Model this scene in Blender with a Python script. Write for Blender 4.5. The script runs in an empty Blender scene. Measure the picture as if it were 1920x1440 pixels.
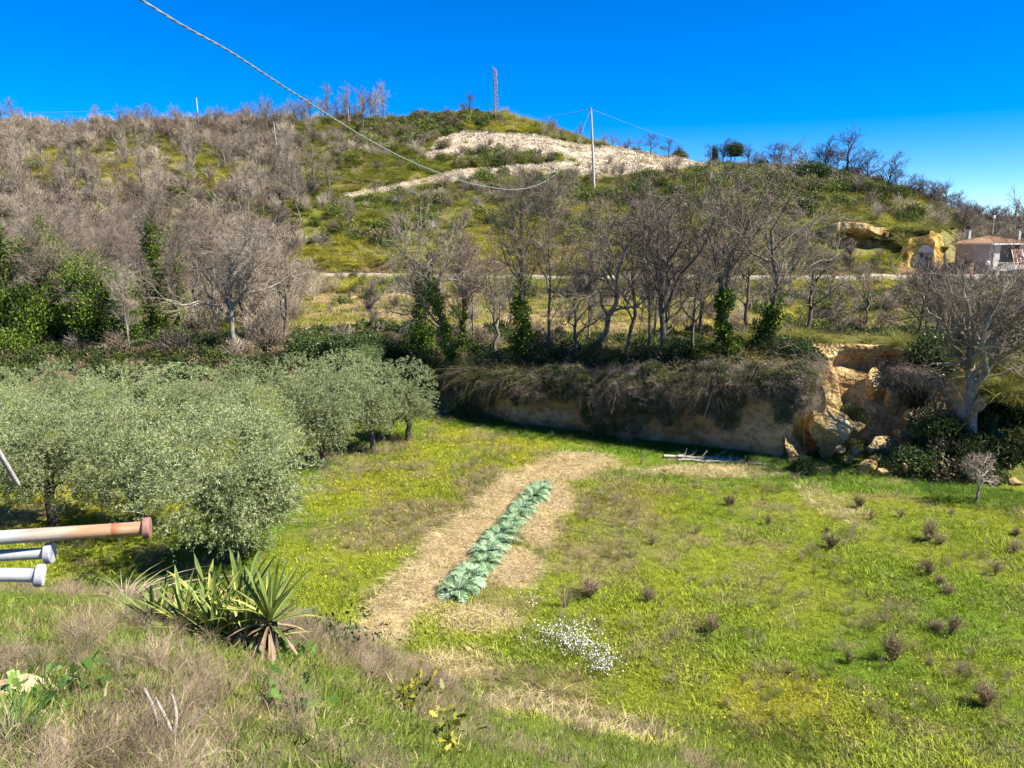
import bpy, math
import numpy as np
R = math.radians
SC = bpy.context.scene
COL = SC.collection
# ------------------------------------------------------------------ camera, sky, sun, exposure
F = 1460.0                      # focal length in photo pixels (1920 wide)
PITCH = R(11.1)
CAMZ = 10.0
cp, sp = math.cos(PITCH), math.sin(PITCH)
cam = bpy.data.cameras.new('camera')
cam.sensor_width = 36.0
cam.lens = F / 1920 * 36
cam.clip_start = 0.05
cam.clip_end = 6000
camo = bpy.data.objects.new('camera', cam)
COL.objects.link(camo)
camo.location = (0, 0, CAMZ)
camo.rotation_euler = (R(90) - PITCH, 0, 0)
SC.camera = camo

SUN_EL = R(48)
SUN_AZ = math.atan2(0.96, -0.28)         # clockwise from +Y: (sin, cos) = direction of the sun
W = bpy.data.worlds.new("World")
SC.world = W
W.use_nodes = True
wn, wl = W.node_tree.nodes, W.node_tree.links
wn.clear()
sky = wn.new('ShaderNodeTexSky')
sky.sky_type = 'NISHITA'
sky.sun_disc = False
sky.sun_elevation = SUN_EL
sky.sun_rotation = SUN_AZ
sky.altitude = 300
sky.air_density = 0.7
sky.dust_density = 0.0
sky.ozone_density = 6.0
hs = wn.new('ShaderNodeHueSaturation')
hs.inputs['Saturation'].default_value = 1.45
hs.inputs['Hue'].default_value = 0.511
bg = wn.new('ShaderNodeBackground')
bg.inputs['Strength'].default_value = 0.082
wo = wn.new('ShaderNodeOutputWorld')
wl.new(sky.outputs[0], hs.inputs['Color'])
wl.new(hs.outputs[0], bg.inputs['Color'])
wl.new(bg.outputs[0], wo.inputs['Surface'])

sun = bpy.data.lights.new('sun', 'SUN')
sun.energy = 4.8
sun.angle = R(0.53)
sun.color = (1.0, 0.95, 0.86)
suno = bpy.data.objects.new('sun', sun)
COL.objects.link(suno)
suno.location = (60, 0, 60)
suno.rotation_euler = (R(90) - SUN_EL, 0, math.pi - SUN_AZ)
SC.view_settings.view_transform = 'Standard'
SC.view_settings.look = 'None'
SC.view_settings.gamma = 1
SC.view_settings.use_curve_mapping = False
SC.view_settings.exposure = 1.42
SC.render.engine = 'CYCLES'
SC.cycles.max_bounces = 5
SC.cycles.transparent_max_bounces = 4

# ------------------------------------------------------------------ helpers
def ray(px, py):
    yv = (720 - py) / F
    dy = yv * sp + cp
    return ((px - 960) / F) / dy, (yv * cp - sp) / dy
def at(px, py, Y):
    a, b = ray(px, py)
    return np.array([a * Y, Y, CAMZ + b * Y])
def onfield(px, py):
    a, b = ray(px, py)
    Y = -CAMZ / b
    return np.array([a * Y, Y])
def topix(x, y, z):
    dz = z - CAMZ
    d = y * cp - dz * sp
    d = np.maximum(d, 0.01)
    return 960 + F * x / d, 720 - F * (y * sp + dz * cp) / d

_tab = np.random.default_rng(11).random((256, 256)).astype(np.float32)
def vnoise(x, y, s, seed=0):
    x = np.asarray(x, float) / s + seed * 17.31
    y = np.asarray(y, float) / s + seed * 9.77
    xi, yi = np.floor(x).astype(int), np.floor(y).astype(int)
    fx, fy = x - xi, y - yi
    fx, fy = fx * fx * (3 - 2 * fx), fy * fy * (3 - 2 * fy)
    g = lambda i, j: _tab[(xi + i) & 255, (yi + j) & 255]
    return (g(0, 0) * (1 - fx) + g(1, 0) * fx) * (1 - fy) + (g(0, 1) * (1 - fx) + g(1, 1) * fx) * fy
def fbm(x, y, s, seed=0, o=4):
    v, a, t = 0, 1.0, 0
    for k in range(o):
        v = v + a * vnoise(x, y, s / 2 ** k, seed + k * 3)
        t += a
        a *= 0.55
    return v / t
_tab3 = np.random.default_rng(12).random((32, 32, 32)).astype(np.float32)
def vn3(P, s, seed=0):
    Q = np.asarray(P) / s + seed * 7.3
    I = np.floor(Q).astype(int)
    f = Q - I
    f = f * f * (3 - 2 * f)
    v = 0
    for i in (0, 1):
        for j in (0, 1):
            for k in (0, 1):
                w = (f[..., 0] if i else 1 - f[..., 0]) * (f[..., 1] if j else 1 - f[..., 1]) * (f[..., 2] if k else 1 - f[..., 2])
                v = v + w * _tab3[(I[..., 0] + i) & 31, (I[..., 1] + j) & 31, (I[..., 2] + k) & 31]
    return v
def f3(P, s, seed=0, o=4):
    v, a, t = 0, 1.0, 0
    for k in range(o):
        v = v + a * vn3(P, s / 2 ** k, seed + k)
        t += a
        a *= 0.55
    return v / t
def sstep(a, b, x):
    t = np.clip((x - a) / (b - a), 0, 1)
    return t * t * (3 - 2 * t)
def inpoly(px, py, poly):
    r = np.zeros(np.shape(px), bool)
    n = len(poly)
    for i in range(n):
        x1, y1 = poly[i]
        x2, y2 = poly[(i + 1) % n]
        if y1 == y2:
            continue
        c = ((y1 > py) != (y2 > py)) & (px < (x2 - x1) * (py - y1) / (y2 - y1) + x1)
        r ^= c
    return r
def unit(v):
    return v / np.maximum(np.linalg.norm(v, axis=-1, keepdims=True), 1e-9)

def mesh_np(name, V, faces, mat=None, smooth=False, attrs=None, cols=None):
    me = bpy.data.meshes.new(name)
    V = np.asarray(V, np.float32).reshape(-1, 3)
    fl = [np.asarray(f, np.int32) for f in (faces if isinstance(faces, list) else [faces]) if len(f)]
    loops = np.concatenate([f.ravel() for f in fl])
    sizes = np.concatenate([np.full(len(f), f.shape[1], np.int32) for f in fl])
    me.vertices.add(len(V))
    me.vertices.foreach_set('co', V.ravel())
    me.loops.add(len(loops))
    me.loops.foreach_set('vertex_index', loops)
    me.polygons.add(len(sizes))
    st = np.concatenate([[0], np.cumsum(sizes)[:-1]]).astype(np.int32)
    me.polygons.foreach_set('loop_start', st)
    me.polygons.foreach_set('use_smooth', np.full(len(sizes), smooth))
    for k, v in (attrs or {}).items():
        me.attributes.new(k, 'FLOAT', 'POINT').data.foreach_set('value', np.asarray(v, np.float32))
    for k, v in (cols or {}).items():
        c = np.ones((len(V), 4), np.float32)
        c[:, :3] = v
        me.attributes.new(k, 'FLOAT_COLOR', 'POINT').data.foreach_set('color', c.ravel())
    if mat:
        for m in (mat if isinstance(mat, (list, tuple)) else [mat]):
            me.materials.append(m)
    me.update(calc_edges=True)
    return me
def tag(o, label=None, cat=None, group=None, kind=None):
    for k, v in (('label', label), ('category', cat), ('group', group), ('kind', kind)):
        if v:
            o[k] = v
    return o
def link(name, me, parent=None, loc=None, rot=None, scl=None):
    o = bpy.data.objects.new(name, me)
    COL.objects.link(o)
    if parent:
        o.parent = parent
    if loc is not None:
        o.location = [float(c) for c in loc]
    if rot is not None:
        o.rotation_euler = [float(c) for c in rot]
    if scl is not None:
        o.scale = [float(c) for c in (scl if hasattr(scl, '__len__') else (scl,) * 3)]
    return o
def thing(name, label, cat, loc=(0, 0, 0), rz=0, group=None, scl=None):
    return tag(link(name, None, loc=loc, rot=(0, 0, rz), scl=scl), label, cat, group)
class MB:
    """collects shapes into one mesh"""
    def __init__(s):
        s.V, s.Q, s.T, s.n = [], [], [], 0
    def add(s, V, Q=None, T=None):
        V = np.asarray(V, float).reshape(-1, 3)
        if Q is not None and len(Q):
            s.Q.append(np.asarray(Q) + s.n)
        if T is not None and len(T):
            s.T.append(np.asarray(T) + s.n)
        s.V.append(V)
        s.n += len(V)
        return s
    def box(s, c, d, rz=0, rx=0, ry=0):
        x, y, z = [k / 2 for k in d]
        V = np.array([[i * x, j * y, k * z] for i in (-1, 1) for j in (-1, 1) for k in (-1, 1)])
        from mathutils import Euler
        M = np.array(Euler((rx, ry, rz)).to_matrix())
        return s.add(V @ M.T + np.array(c), [[0, 1, 3, 2], [4, 6, 7, 5], [0, 4, 5, 1], [2, 3, 7, 6], [0, 2, 6, 4], [1, 5, 7, 3]])
    def tube(s, P, r, n=8, cap=True):
        P = np.asarray(P, float)[None]
        Rr = np.broadcast_to(np.asarray(r, float), (1, P.shape[1]))
        V, Q = tubes(P, Rr, n)
        s.add(V, Q)
        if cap:
            K = P.shape[1]
            for k, e in ((0, -1), (K - 1, 1)):
                ring = V.reshape(K, n, 3)[k]
                cc = ring.mean(0)
                vv = np.vstack([ring, cc])
                tt = [[i, (i + 1) % n, n] if e > 0 else [(i + 1) % n, i, n] for i in range(n)]
                s.add(vv, T=tt)
        return s
    def mesh(s, name, mat, smooth=False, **k):
        fl = []
        if s.Q:
            fl.append(np.vstack(s.Q))
        if s.T:
            fl.append(np.vstack(s.T))
        return mesh_np(name, np.vstack(s.V), fl, mat, smooth, **k)
def tubes(P, Rr, n=3):
    B, K, _ = P.shape
    T = np.empty_like(P)
    T[:, 1:-1] = P[:, 2:] - P[:, :-2]
    T[:, 0] = P[:, 1] - P[:, 0]
    T[:, -1] = P[:, -1] - P[:, -2]
    T = unit(T)
    d = unit(P[:, -1] - P[:, 0])
    ref = np.where(np.abs(d[:, 2:3]) > 0.8, np.array([[1.0, 0, 0]]), np.array([[0, 0, 1.0]]))
    A = unit(np.cross(T, ref[:, None, :]))
    Bn = np.cross(T, A)
    th = np.arange(n) * 2 * math.pi / n
    V = P[:, :, None] + Rr[:, :, None, None] * (A[:, :, None] * np.cos(th)[None, None, :, None] + Bn[:, :, None] * np.sin(th)[None, None, :, None])
    idx = np.arange(B * K * n).reshape(B, K, n)
    a = idx[:, :-1]
    b = idx[:, 1:]
    Q = np.stack([a, np.roll(a, -1, 2), np.roll(b, -1, 2), b], -1).reshape(-1, 4)
    return V.reshape(-1, 3), Q
def grow_children(rs, P, Rr, n, L, ang, up, K, t0=0.3, wob=0.25, rf=0.6, taper=0.35, rmin=0.004, t1=1.0, wind=0):
    B, KP, _ = P.shape
    pi = np.repeat(np.arange(B), n)
    N = len(pi)
    t = t0 + (t1 - t0) * (np.tile(np.arange(n), B) + rs.random(N)) / n
    f = t * (KP - 1)
    i = np.minimum(f.astype(int), KP - 2)
    w = (f - i)[:, None]
    p0 = P[pi, i] * (1 - w) + P[pi, i + 1] * w
    T = unit(P[pi, i + 1] - P[pi, i])
    r0 = (Rr[pi, i] * (1 - w[:, 0]) + Rr[pi, i + 1] * w[:, 0])
    ref = unit(rs.normal(size=(N, 3)))
    perp = unit(np.cross(T, ref))
    a = R(ang[0]) + (R(ang[1]) - R(ang[0])) * rs.random(N)
    d = T * np.cos(a)[:, None] + perp * np.sin(a)[:, None]
    d[:, 2] += up
    d = unit(d)
    ln = L * (0.65 + 0.7 * rs.random(N)) * (1.15 - 0.55 * t)
    step = ln / (K - 1)
    out = np.empty((N, K, 3))
    out[:, 0] = p0
    for k in range(1, K):
        out[:, k] = out[:, k - 1] + d * step[:, None]
        d = d + rs.normal(size=(N, 3)) * wob
        d[:, 2] += up * 0.35
        d = unit(d)
    rr = np.maximum(r0 * rf * (0.7 + 0.4 * rs.random(N)), rmin)
    Ro = rr[:, None] * np.linspace(1, taper, K)[None]
    return out, np.maximum(Ro, rmin * 0.6)
def trunk(rs, H, r, K=9, lean=(0, 0), wob=0.06, base=1.35, taper=0.45):
    t = np.linspace(0, 1, K)
    P = np.zeros((1, K, 3))
    P[0, :, 2] = t * H
    P[0, :, 0] = lean[0] * t * H + np.cumsum(rs.normal(size=K) * wob * H / K)
    P[0, :, 1] = lean[1] * t * H + np.cumsum(rs.normal(size=K) * wob * H / K)
    P[0, :, :2] -= P[0, :1, :2]
    P[0, 0, 2] = -0.25
    Ro = r * (1 - (1 - taper) * t)
    Ro[0] *= base
    return P, Ro[None]
def ribbons_leaf(rs, C, L, Wd, D=None, jit=1.0):
    """kite leaves at C; returns V,Q,var"""
    N = len(C)
    d = unit(rs.normal(size=(N, 3)) * jit + (0 if D is None else D))
    s = unit(np.cross(d, rs.normal(size=(N, 3))))
    l = L * (0.6 + 0.8 * rs.random(N))[:, None]
    w = Wd * (0.7 + 0.6 * rs.random(N))[:, None]
    nrm = np.cross(d, s) * 0.12 * l
    V = np.stack([C, C + d * l * 0.45 + s * w * 0.5 + nrm, C + d * l, C + d * l * 0.45 - s * w * 0.5 + nrm], 1)
    Q = np.arange(N * 4).reshape(N, 4)
    return V.reshape(-1, 3), Q, np.repeat(rs.random(N), 4)
def blades(rs, n, h, w, spread, lean, K=3, droop=0.5):
    """grass tuft"""
    th = rs.random(n) * 2 * math.pi
    r = spread * np.sqrt(rs.random(n))
    base = np.stack([np.cos(th) * r, np.sin(th) * r, np.full(n, -0.02)], 1)
    ph = th + rs.normal(size=n) * 0.8
    out = np.stack([np.cos(ph), np.sin(ph), np.zeros(n)], 1)
    hh = h * (0.45 + 0.75 * rs.random(n))
    ln = lean * (0.3 + rs.random(n))
    side = np.stack([-np.sin(ph), np.cos(ph), np.zeros(n)], 1)
    side = unit(side + rs.normal(size=(n, 3)) * 0.4)
    V = []
    for k in range(K + 1):
        t = k / K
        c = base + out * (hh * ln * t * (0.6 + droop * t))[:, None]
        c[:, 2] += hh * (t - droop * ln * t * t * 0.6)
        ww = w * (1 - t ** 1.5) * 0.5
        if k < K:
            V += [c - side * ww, c + side * ww]
        else:
            V += [c]
    V = np.stack(V, 1)                       # n, 2K+1, 3
    m = 2 * K + 1
    b = (np.arange(n) * m)[:, None]
    Q = np.concatenate([b + np.array([[2 * k, 2 * k + 1, 2 * k + 3, 2 * k + 2]]) for k in range(K - 1)], 0) if K > 1 else np.zeros((0, 4), int)
    T = b + np.array([[2 * K - 2, 2 * K - 1, 2 * K]])
    return V.reshape(-1, 3), [Q, T], np.repeat(rs.random(n), m)

# ------------------------------------------------------------------ materials
def newmat(name):
    m = bpy.data.materials.new(name)
    m.use_nodes = True
    nt = m.node_tree
    nt.nodes.clear()
    return m, nt.nodes, nt.links
def N(nodes, t, **k):
    n = nodes.new(t)
    for a, b in k.items():
        setattr(n, a, b)
    return n
def noise_node(nodes, links, scale, detail=4, coord='pos', rough=0.6):
    n = nodes.new('ShaderNodeTexNoise')
    n.inputs['Scale'].default_value = scale
    n.inputs['Detail'].default_value = detail
    n.inputs['Roughness'].default_value = rough
    if coord == 'pos':
        g = nodes.new('ShaderNodeNewGeometry')
        links.new(g.outputs['Position'], n.inputs['Vector'])
    elif coord == 'obj':
        g = nodes.new('ShaderNodeTexCoord')
        links.new(g.outputs['Object'], n.inputs['Vector'])
    return n
def ramp(nodes, links, src, stops):
    r = nodes.new('ShaderNodeValToRGB')
    e = r.color_ramp.elements
    while len(e) < len(stops):
        e.new(0.5)
    for k, (p, c) in enumerate(stops):
        e[k].position = p
        e[k].color = (*c, 1)
    links.new(src, r.inputs[0])
    return r
def mixc(nodes, links, mode, fac, a, b):
    m = nodes.new('ShaderNodeMix')
    m.data_type = 'RGBA'
    m.blend_type = mode
    for s, v in ((0, fac), (6, a), (7, b)):
        if isinstance(v, bpy.types.NodeSocket):
            links.new(v, m.inputs[s])
        elif isinstance(v, (int, float)):
            m.inputs[s].default_value = v
        else:
            m.inputs[s].default_value = (*v, 1)
    return m.outputs[2]
def out_surface(nodes, links, col, rough=0.9, trans=0.0, spec=0.2, bump=None, bdist=0.05, bstr=0.6):
    p = nodes.new('ShaderNodeBsdfPrincipled')
    p.inputs['Roughness'].default_value = rough
    p.inputs['Specular IOR Level'].default_value = spec
    if isinstance(col, bpy.types.NodeSocket):
        links.new(col, p.inputs['Base Color'])
    else:
        p.inputs['Base Color'].default_value = (*col, 1)
    if bump is not None:
        b = nodes.new('ShaderNodeBump')
        b.inputs['Distance'].default_value = bdist
        b.inputs['Strength'].default_value = bstr
        links.new(bump, b.inputs['Height'])
        links.new(b.outputs[0], p.inputs['Normal'])
    o = nodes.new('ShaderNodeOutputMaterial')
    s = p.outputs[0]
    if trans:
        t = nodes.new('ShaderNodeBsdfTranslucent')
        if isinstance(col, bpy.types.NodeSocket):
            links.new(col, t.inputs[0])
        else:
            t.inputs[0].default_value = (*col, 1)
        m = nodes.new('ShaderNodeMixShader')
        m.inputs[0].default_value = trans
        links.new(s, m.inputs[1])
        links.new(t.outputs[0], m.inputs[2])
        s = m.outputs[0]
    links.new(s, o.inputs[0])
    return p
def mat_leaf(name, stops, trans=0.3, rough=0.6, objvar=0.25, spec=0.3):
    """colour from per-leaf random value, brightness varied per plant"""
    m, n, l = newmat(name)
    a = N(n, 'ShaderNodeAttribute', attribute_name='var')
    c = ramp(n, l, a.outputs['Fac'], stops).outputs[0]
    if objvar:
        oi = n.new('ShaderNodeObjectInfo')
        mr = n.new('ShaderNodeMapRange')
        mr.inputs[3].default_value = 1 - objvar
        mr.inputs[4].default_value = 1 + objvar
        l.new(oi.outputs['Random'], mr.inputs[0])
        cc = n.new('ShaderNodeVectorMath')
        cc.operation = 'SCALE'
        l.new(c, cc.inputs[0])
        l.new(mr.outputs[0], cc.inputs['Scale'])
        c = cc.outputs[0]
    out_surface(n, l, c, rough, trans, spec)
    return m
def mat_tint(name, trans=0.3, rough=0.7, lo=0.55, hi=1.45):
    """instances: colour from the point they grow on, varied per blade"""
    m, n, l = newmat(name)
    a = N(n, 'ShaderNodeAttribute', attribute_name='tint', attribute_type='INSTANCER')
    v = N(n, 'ShaderNodeAttribute', attribute_name='var')
    mr = n.new('ShaderNodeMapRange')
    mr.inputs[3].default_value = lo
    mr.inputs[4].default_value = hi
    l.new(v.outputs['Fac'], mr.inputs[0])
    cc = n.new('ShaderNodeVectorMath')
    cc.operation = 'SCALE'
    l.new(a.outputs['Color'], cc.inputs[0])
    l.new(mr.outputs[0], cc.inputs['Scale'])
    out_surface(n, l, cc.outputs[0], rough, trans, 0.25)
    return m
def mat_noise(name, stops, scale=4, rough=0.9, bdist=0.02, coord='obj', detail=6, bscale=None, spec=0.2, bstr=0.7):
    m, n, l = newmat(name)
    t = noise_node(n, l, scale, detail, coord)
    c = ramp(n, l, t.outputs[0], stops).outputs[0]
    b = noise_node(n, l, bscale or scale * 4, 5, coord)
    out_surface(n, l, c, rough, 0, spec, b.outputs[0], bdist, bstr)
    return m

def make_ground_mat():
    m, n, l = newmat('ground_soil_and_turf')
    a = N(n, 'ShaderNodeAttribute', attribute_name='tint')
    t1 = noise_node(n, l, 3.0, 8, 'pos', 0.7)
    r1 = ramp(n, l, t1.outputs[0], [(0.28, (0.45, 0.45, 0.45)), (0.52, (1.0, 1.0, 1.0)), (0.75, (1.6, 1.5, 1.4))])
    c = mixc(n, l, 'MULTIPLY', 1.0, a.outputs['Color'], r1.outputs[0])
    t2 = noise_node(n, l, 16.0, 6, 'pos', 0.75)
    r2 = ramp(n, l, t2.outputs[0], [(0.3, (0.55, 0.5, 0.42)), (0.55, (1.0, 1.0, 1.0)), (0.72, (1.5, 1.45, 1.3))])
    c = mixc(n, l, 'MULTIPLY', 0.9, c, r2.outputs[0])
    ad = N(n, 'ShaderNodeMath', operation='ADD')
    l.new(t1.outputs[0], ad.inputs[0])
    l.new(t2.outputs[0], ad.inputs[1])
    out_surface(n, l, c, 0.95, 0, 0.1, ad.outputs[0], 0.12, 0.8)
    return m
M_GROUND = make_ground_mat()
def make_rock_mat(name, stops, scale=0.9, strata=True, bdist=0.12):
    m, n, l = newmat(name)
    g = n.new('ShaderNodeNewGeometry')
    mp = n.new('ShaderNodeMapping')
    mp.inputs['Scale'].default_value = (1, 1, 1.3 if strata else 1)
    l.new(g.outputs['Position'], mp.inputs[0])
    t = n.new('ShaderNodeTexNoise')
    t.inputs['Scale'].default_value = scale
    t.inputs['Detail'].default_value = 9
    t.inputs['Roughness'].default_value = 0.62
    l.new(mp.outputs[0], t.inputs['Vector'])
    c = ramp(n, l, t.outputs[0], stops).outputs[0]
    f = n.new('ShaderNodeTexNoise')
    f.inputs['Scale'].default_value = scale * 7
    f.inputs['Detail'].default_value = 8
    l.new(mp.outputs[0], f.inputs['Vector'])
    r2 = ramp(n, l, f.outputs[0], [(0.3, (0.5, 0.46, 0.4)), (0.5, (1, 1, 1)), (0.75, (1.25, 1.25, 1.2))])
    c = mixc(n, l, 'MULTIPLY', 0.85, c, r2.outputs[0])
    v = n.new('ShaderNodeTexVoronoi')
    v.feature = 'DISTANCE_TO_EDGE'
    v.inputs['Scale'].default_value = scale * 2.2
    l.new(mp.outputs[0], v.inputs['Vector'])
    mm = N(n, 'ShaderNodeMath', operation='MINIMUM')
    mm.inputs[1].default_value = 0.12
    l.new(v.outputs[0], mm.inputs[0])
    m2 = N(n, 'ShaderNodeMath', operation='MULTIPLY_ADD')
    m2.inputs[1].default_value = 2.0
    l.new(mm.outputs[0], m2.inputs[0])
    l.new(f.outputs[0], m2.inputs[2])
    out_surface(n, l, c, 0.95, 0, 0.1, m2.outputs[0], bdist, 0.9)
    return m
M_TUFF = make_rock_mat('tan_tuff_rock', [(0.3, (0.20, 0.13, 0.06)), (0.45, (0.40, 0.28, 0.15)), (0.6, (0.52, 0.38, 0.21)), (0.78, (0.42, 0.26, 0.10))], 0.45, bdist=0.05)
M_OCHRE = make_rock_mat('ochre_rock', [(0.3, (0.22, 0.14, 0.06)), (0.45, (0.42, 0.28, 0.11)), (0.58, (0.56, 0.42, 0.2)), (0.75, (0.62, 0.52, 0.34))], 0.9, False, 0.15)
M_OCHRE2 = make_rock_mat('yellow_ochre_rock', [(0.3, (0.3, 0.18, 0.06)), (0.5, (0.6, 0.38, 0.1)), (0.7, (0.7, 0.5, 0.2))], 0.5, False, 0.2)
M_BARK = mat_noise('grey_bark', [(0.35, (0.07, 0.055, 0.04)), (0.55, (0.165, 0.14, 0.105)), (0.75, (0.28, 0.245, 0.19))], 6, bdist=0.02)
M_BARKP = mat_noise('pale_bark', [(0.3, (0.14, 0.12, 0.09)), (0.5, (0.27, 0.24, 0.19)), (0.7, (0.38, 0.35, 0.29))], 5, bdist=0.02)
M_BARKD = mat_noise('dark_olive_bark', [(0.35, (0.035, 0.028, 0.022)), (0.6, (0.1, 0.085, 0.065)), (0.8, (0.18, 0.15, 0.12))], 8, bdist=0.04)
def mat_twig(name, a, b):
    m, n, l = newmat(name)
    t = noise_node(n, l, 0.9, 4, 'obj')
    c = ramp(n, l, t.outputs[0], [(0.35, a), (0.65, b)]).outputs[0]
    out_surface(n, l, c, 0.85, 0, 0.1)
    return m
M_TWIG = mat_twig('grey_brown_twigs', (0.13, 0.10, 0.07), (0.26, 0.205, 0.15))
M_TWIGP = mat_twig('pale_pinkish_twigs', (0.23, 0.185, 0.135), (0.37, 0.305, 0.23))
M_TWIGD = mat_twig('dark_twigs', (0.06, 0.045, 0.04), (0.13, 0.10, 0.085))
M_OLIVE = mat_leaf('olive_leaves', [(0.0, (0.10, 0.125, 0.045)), (0.4, (0.235, 0.28, 0.105)), (0.75, (0.39, 0.44, 0.20)), (1.0, (0.60, 0.63, 0.40))], 0.22, 0.45, 0.16)
M_IVY = mat_leaf('ivy_leaves', [(0.0, (0.02, 0.045, 0.008)), (0.55, (0.06, 0.11, 0.012)), (0.85, (0.16, 0.22, 0.02)), (1.0, (0.28, 0.33, 0.04))], 0.2, 0.6, 0.2, 0.15)
M_IVYL = mat_leaf('light_ivy_leaves', [(0.0, (0.03, 0.06, 0.01)), (0.4, (0.11, 0.17, 0.018)), (1.0, (0.30, 0.36, 0.04))], 0.25, 0.6, 0.1, 0.15)
M_EVER = mat_leaf('evergreen_leaves', [(0.0, (0.018, 0.035, 0.008)), (0.6, (0.05, 0.085, 0.016)), (1.0, (0.13, 0.17, 0.035))], 0.15, 0.4, 0.25, 0.4)
M_TINT = mat_tint('grass_blades')
M_SHRUB = mat_tint('shrub_leaves', 0.15, 0.6, 0.5, 1.5)
M_TWIGI = mat_tint('brush_twigs', 0.0, 0.9, 0.6, 1.4)

# ------------------------------------------------------------------ terrain: breaklines
def BL(pts):
    """pts: (px, py, Y) -> arrays a, Y, z ; py may be ('z', val) to give the height directly"""
    A, Y, Z = [], [], []
    for px, py, y in pts:
        if isinstance(py, tuple):
            a = ray(px, py[2] if len(py) > 2 else 720)[0]
            z = py[1]
        else:
            a, b = ray(px, py)
            z = CAMZ + b * y
        A.append(a)
        Y.append(y)
        Z.append(z)
    return np.array(A), np.array(Y, float), np.array(Z)
z = lambda v, py=720: ('z', v, py)
LINES = [
    BL([(-900, z(7.9), -40), (2900, z(7.9), -40)]),
    BL([(-900, z(7.9, 1440), 1.6), (900, z(7.9, 1440), 1.6), (2900, z(7.4, 1440), 1.6)]),
    BL([(-900, z(6.9, 1440), 4.2), (0, 1440, 4.1), (600, 1440, 4.6), (760, 1440, 5.9), (900, 1440, 7.6), (1150, z(1.9, 1440), 10.6), (1400, z(0.3, 1440), 12.4), (2900, z(0.2, 1440), 12.4)]),
    BL([(-900, 1120, 11.5), (0, 1120, 11.5), (250, 1125, 11.3), (400, 1185, 10.4), (600, 1215, 10.6), (700, 1270, 10.6), (900, 1385, 10.2), (1150, z(0.9, 1400), 12.6), (1400, z(0.1, 1400), 13.0), (2900, z(0.1), 13.0)]),
    BL([(-900, z(0), 19.5), (0, z(0, 1130), 19.5), (250, z(0, 1130), 19), (560, z(0, 1130), 19.0), (680, z(0, 1190), 17.6), (900, z(0, 1320), 15.0), (1200, z(0, 1400), 14.0), (2900, z(0), 14)]),
    BL([(-900, z(0.25), 27), (400, z(0.15), 27), (960, z(0), 27), (1500, z(0), 25), (2900, z(0), 24)]),
    BL([(-900, z(0.5), 47), (0, z(0.5, 780), 47), (560, z(0.4, 780), 47), (760, z(0.1, 770), 44), (830, 772, 42.7), (950, z(0, 800), 40.6), (1100, z(0, 815), 38.6), (1300, z(0, 840), 36.1), (1490, z(0, 868), 33.8), (1540, z(0, 870), 36.5), (1620, z(0, 880), 37.4), (1700, z(0, 895), 33.0), (1760, z(0, 905), 30.6), (1920, z(0, 925), 29.2), (2900, z(0), 27)]),
    BL([(-900, 675, 51), (0, 675, 51), (500, 680, 51), (700, 655, 50), (830, 690, 44.5), (950, 702, 41.6), (1100, 700, 39.6), (1300, 700, 37.1), (1480, 685, 35.2), (1540, 668, 38.7), (1630, 665, 40.2), (1710, 680, 37.5), (1780, 690, 36.0), (1920, 680, 36), (2900, 680, 36)]),
    BL([(-900, 625, 60), (0, 625, 60), (500, 640, 58), (700, 632, 55), (900, 632, 53), (1200, 632, 51), (1450, 632, 49), (1650, 640, 48), (1920, 640, 48), (2900, 640, 48)]),
    BL([(-900, 570, 74), (0, 570, 74), (500, 572, 74), (900, 572, 71), (1450, 574, 70), (1920, 580, 68), (2900, 580, 68)]),
    BL([(-900, 545, 85), (0, 545, 85), (500, 545, 84), (900, 549, 82), (1450, 551, 80), (1920, 553, 80), (2900, 553, 80)]),
    BL([(-900, 517, 96), (0, 515, 96), (340, 513, 96), (600, 520, 92), (900, 524, 91), (1200, 527, 90), (1450, 529, 88), (1740, 526, 87), (1920, 524, 87), (2900, 524, 87)]),
    BL([(-900, 508, 99), (0, 506, 99), (340, 504, 99), (600, 514, 95), (900, 518, 94), (1200, 520, 93), (1450, 519, 92), (1740, 516, 92), (1920, 515, 93), (2900, 515, 93)]),
    BL([(-900, 490, 102), (0, 490, 102), (340, 490, 102), (600, 493, 97), (900, 498, 95.5), (1200, 505, 94.3), (1450, 505, 93.5), (1650, 500, 93.5), (1760, 510, 95), (1920, 510, 98), (2900, 510, 98)]),
    BL([(-900, 400, 120), (0, 400, 120), (500, 420, 113), (1000, 400, 112), (1500, 400, 108), (1700, 425, 105), (1770, 465, 104), (1850, 500, 106), (1950, 500, 106), (2900, 500, 106)]),
    BL([(-900, 320, 145), (0, 320, 145), (600, 330, 136), (1000, 332, 128), (1400, 338, 124), (1600, 352, 119), (1700, 382, 115), (1770, 430, 118), (1840, 462, 130), (2900, 465, 130)]),
    BL([(-900, 246, 180), (0, 243, 178), (250, 241, 176), (500, 236, 172), (640, 224, 170), (800, 222, 168), (950, 220, 165), (1020, 232, 163), (1100, 266, 162), (1200, 288, 160), (1300, 306, 156), (1400, 318, 150), (1500, 327, 144), (1600, 338, 136), (1690, 368, 128), (1750, 398, 134), (1800, 418, 158), (1920, 428, 172), (2900, 428, 175)]),
    BL([(-900, z(26), 270), (0, z(26), 270), (900, z(22), 270), (1400, z(10), 270), (1920, z(8), 270), (2900, z(8), 270)]),
    BL([(-900, z(-5), 600), (2900, z(-10), 600)]),
    BL([(-900, z(-20), 3000), (2900, z(-20), 3000)]),
]
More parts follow.
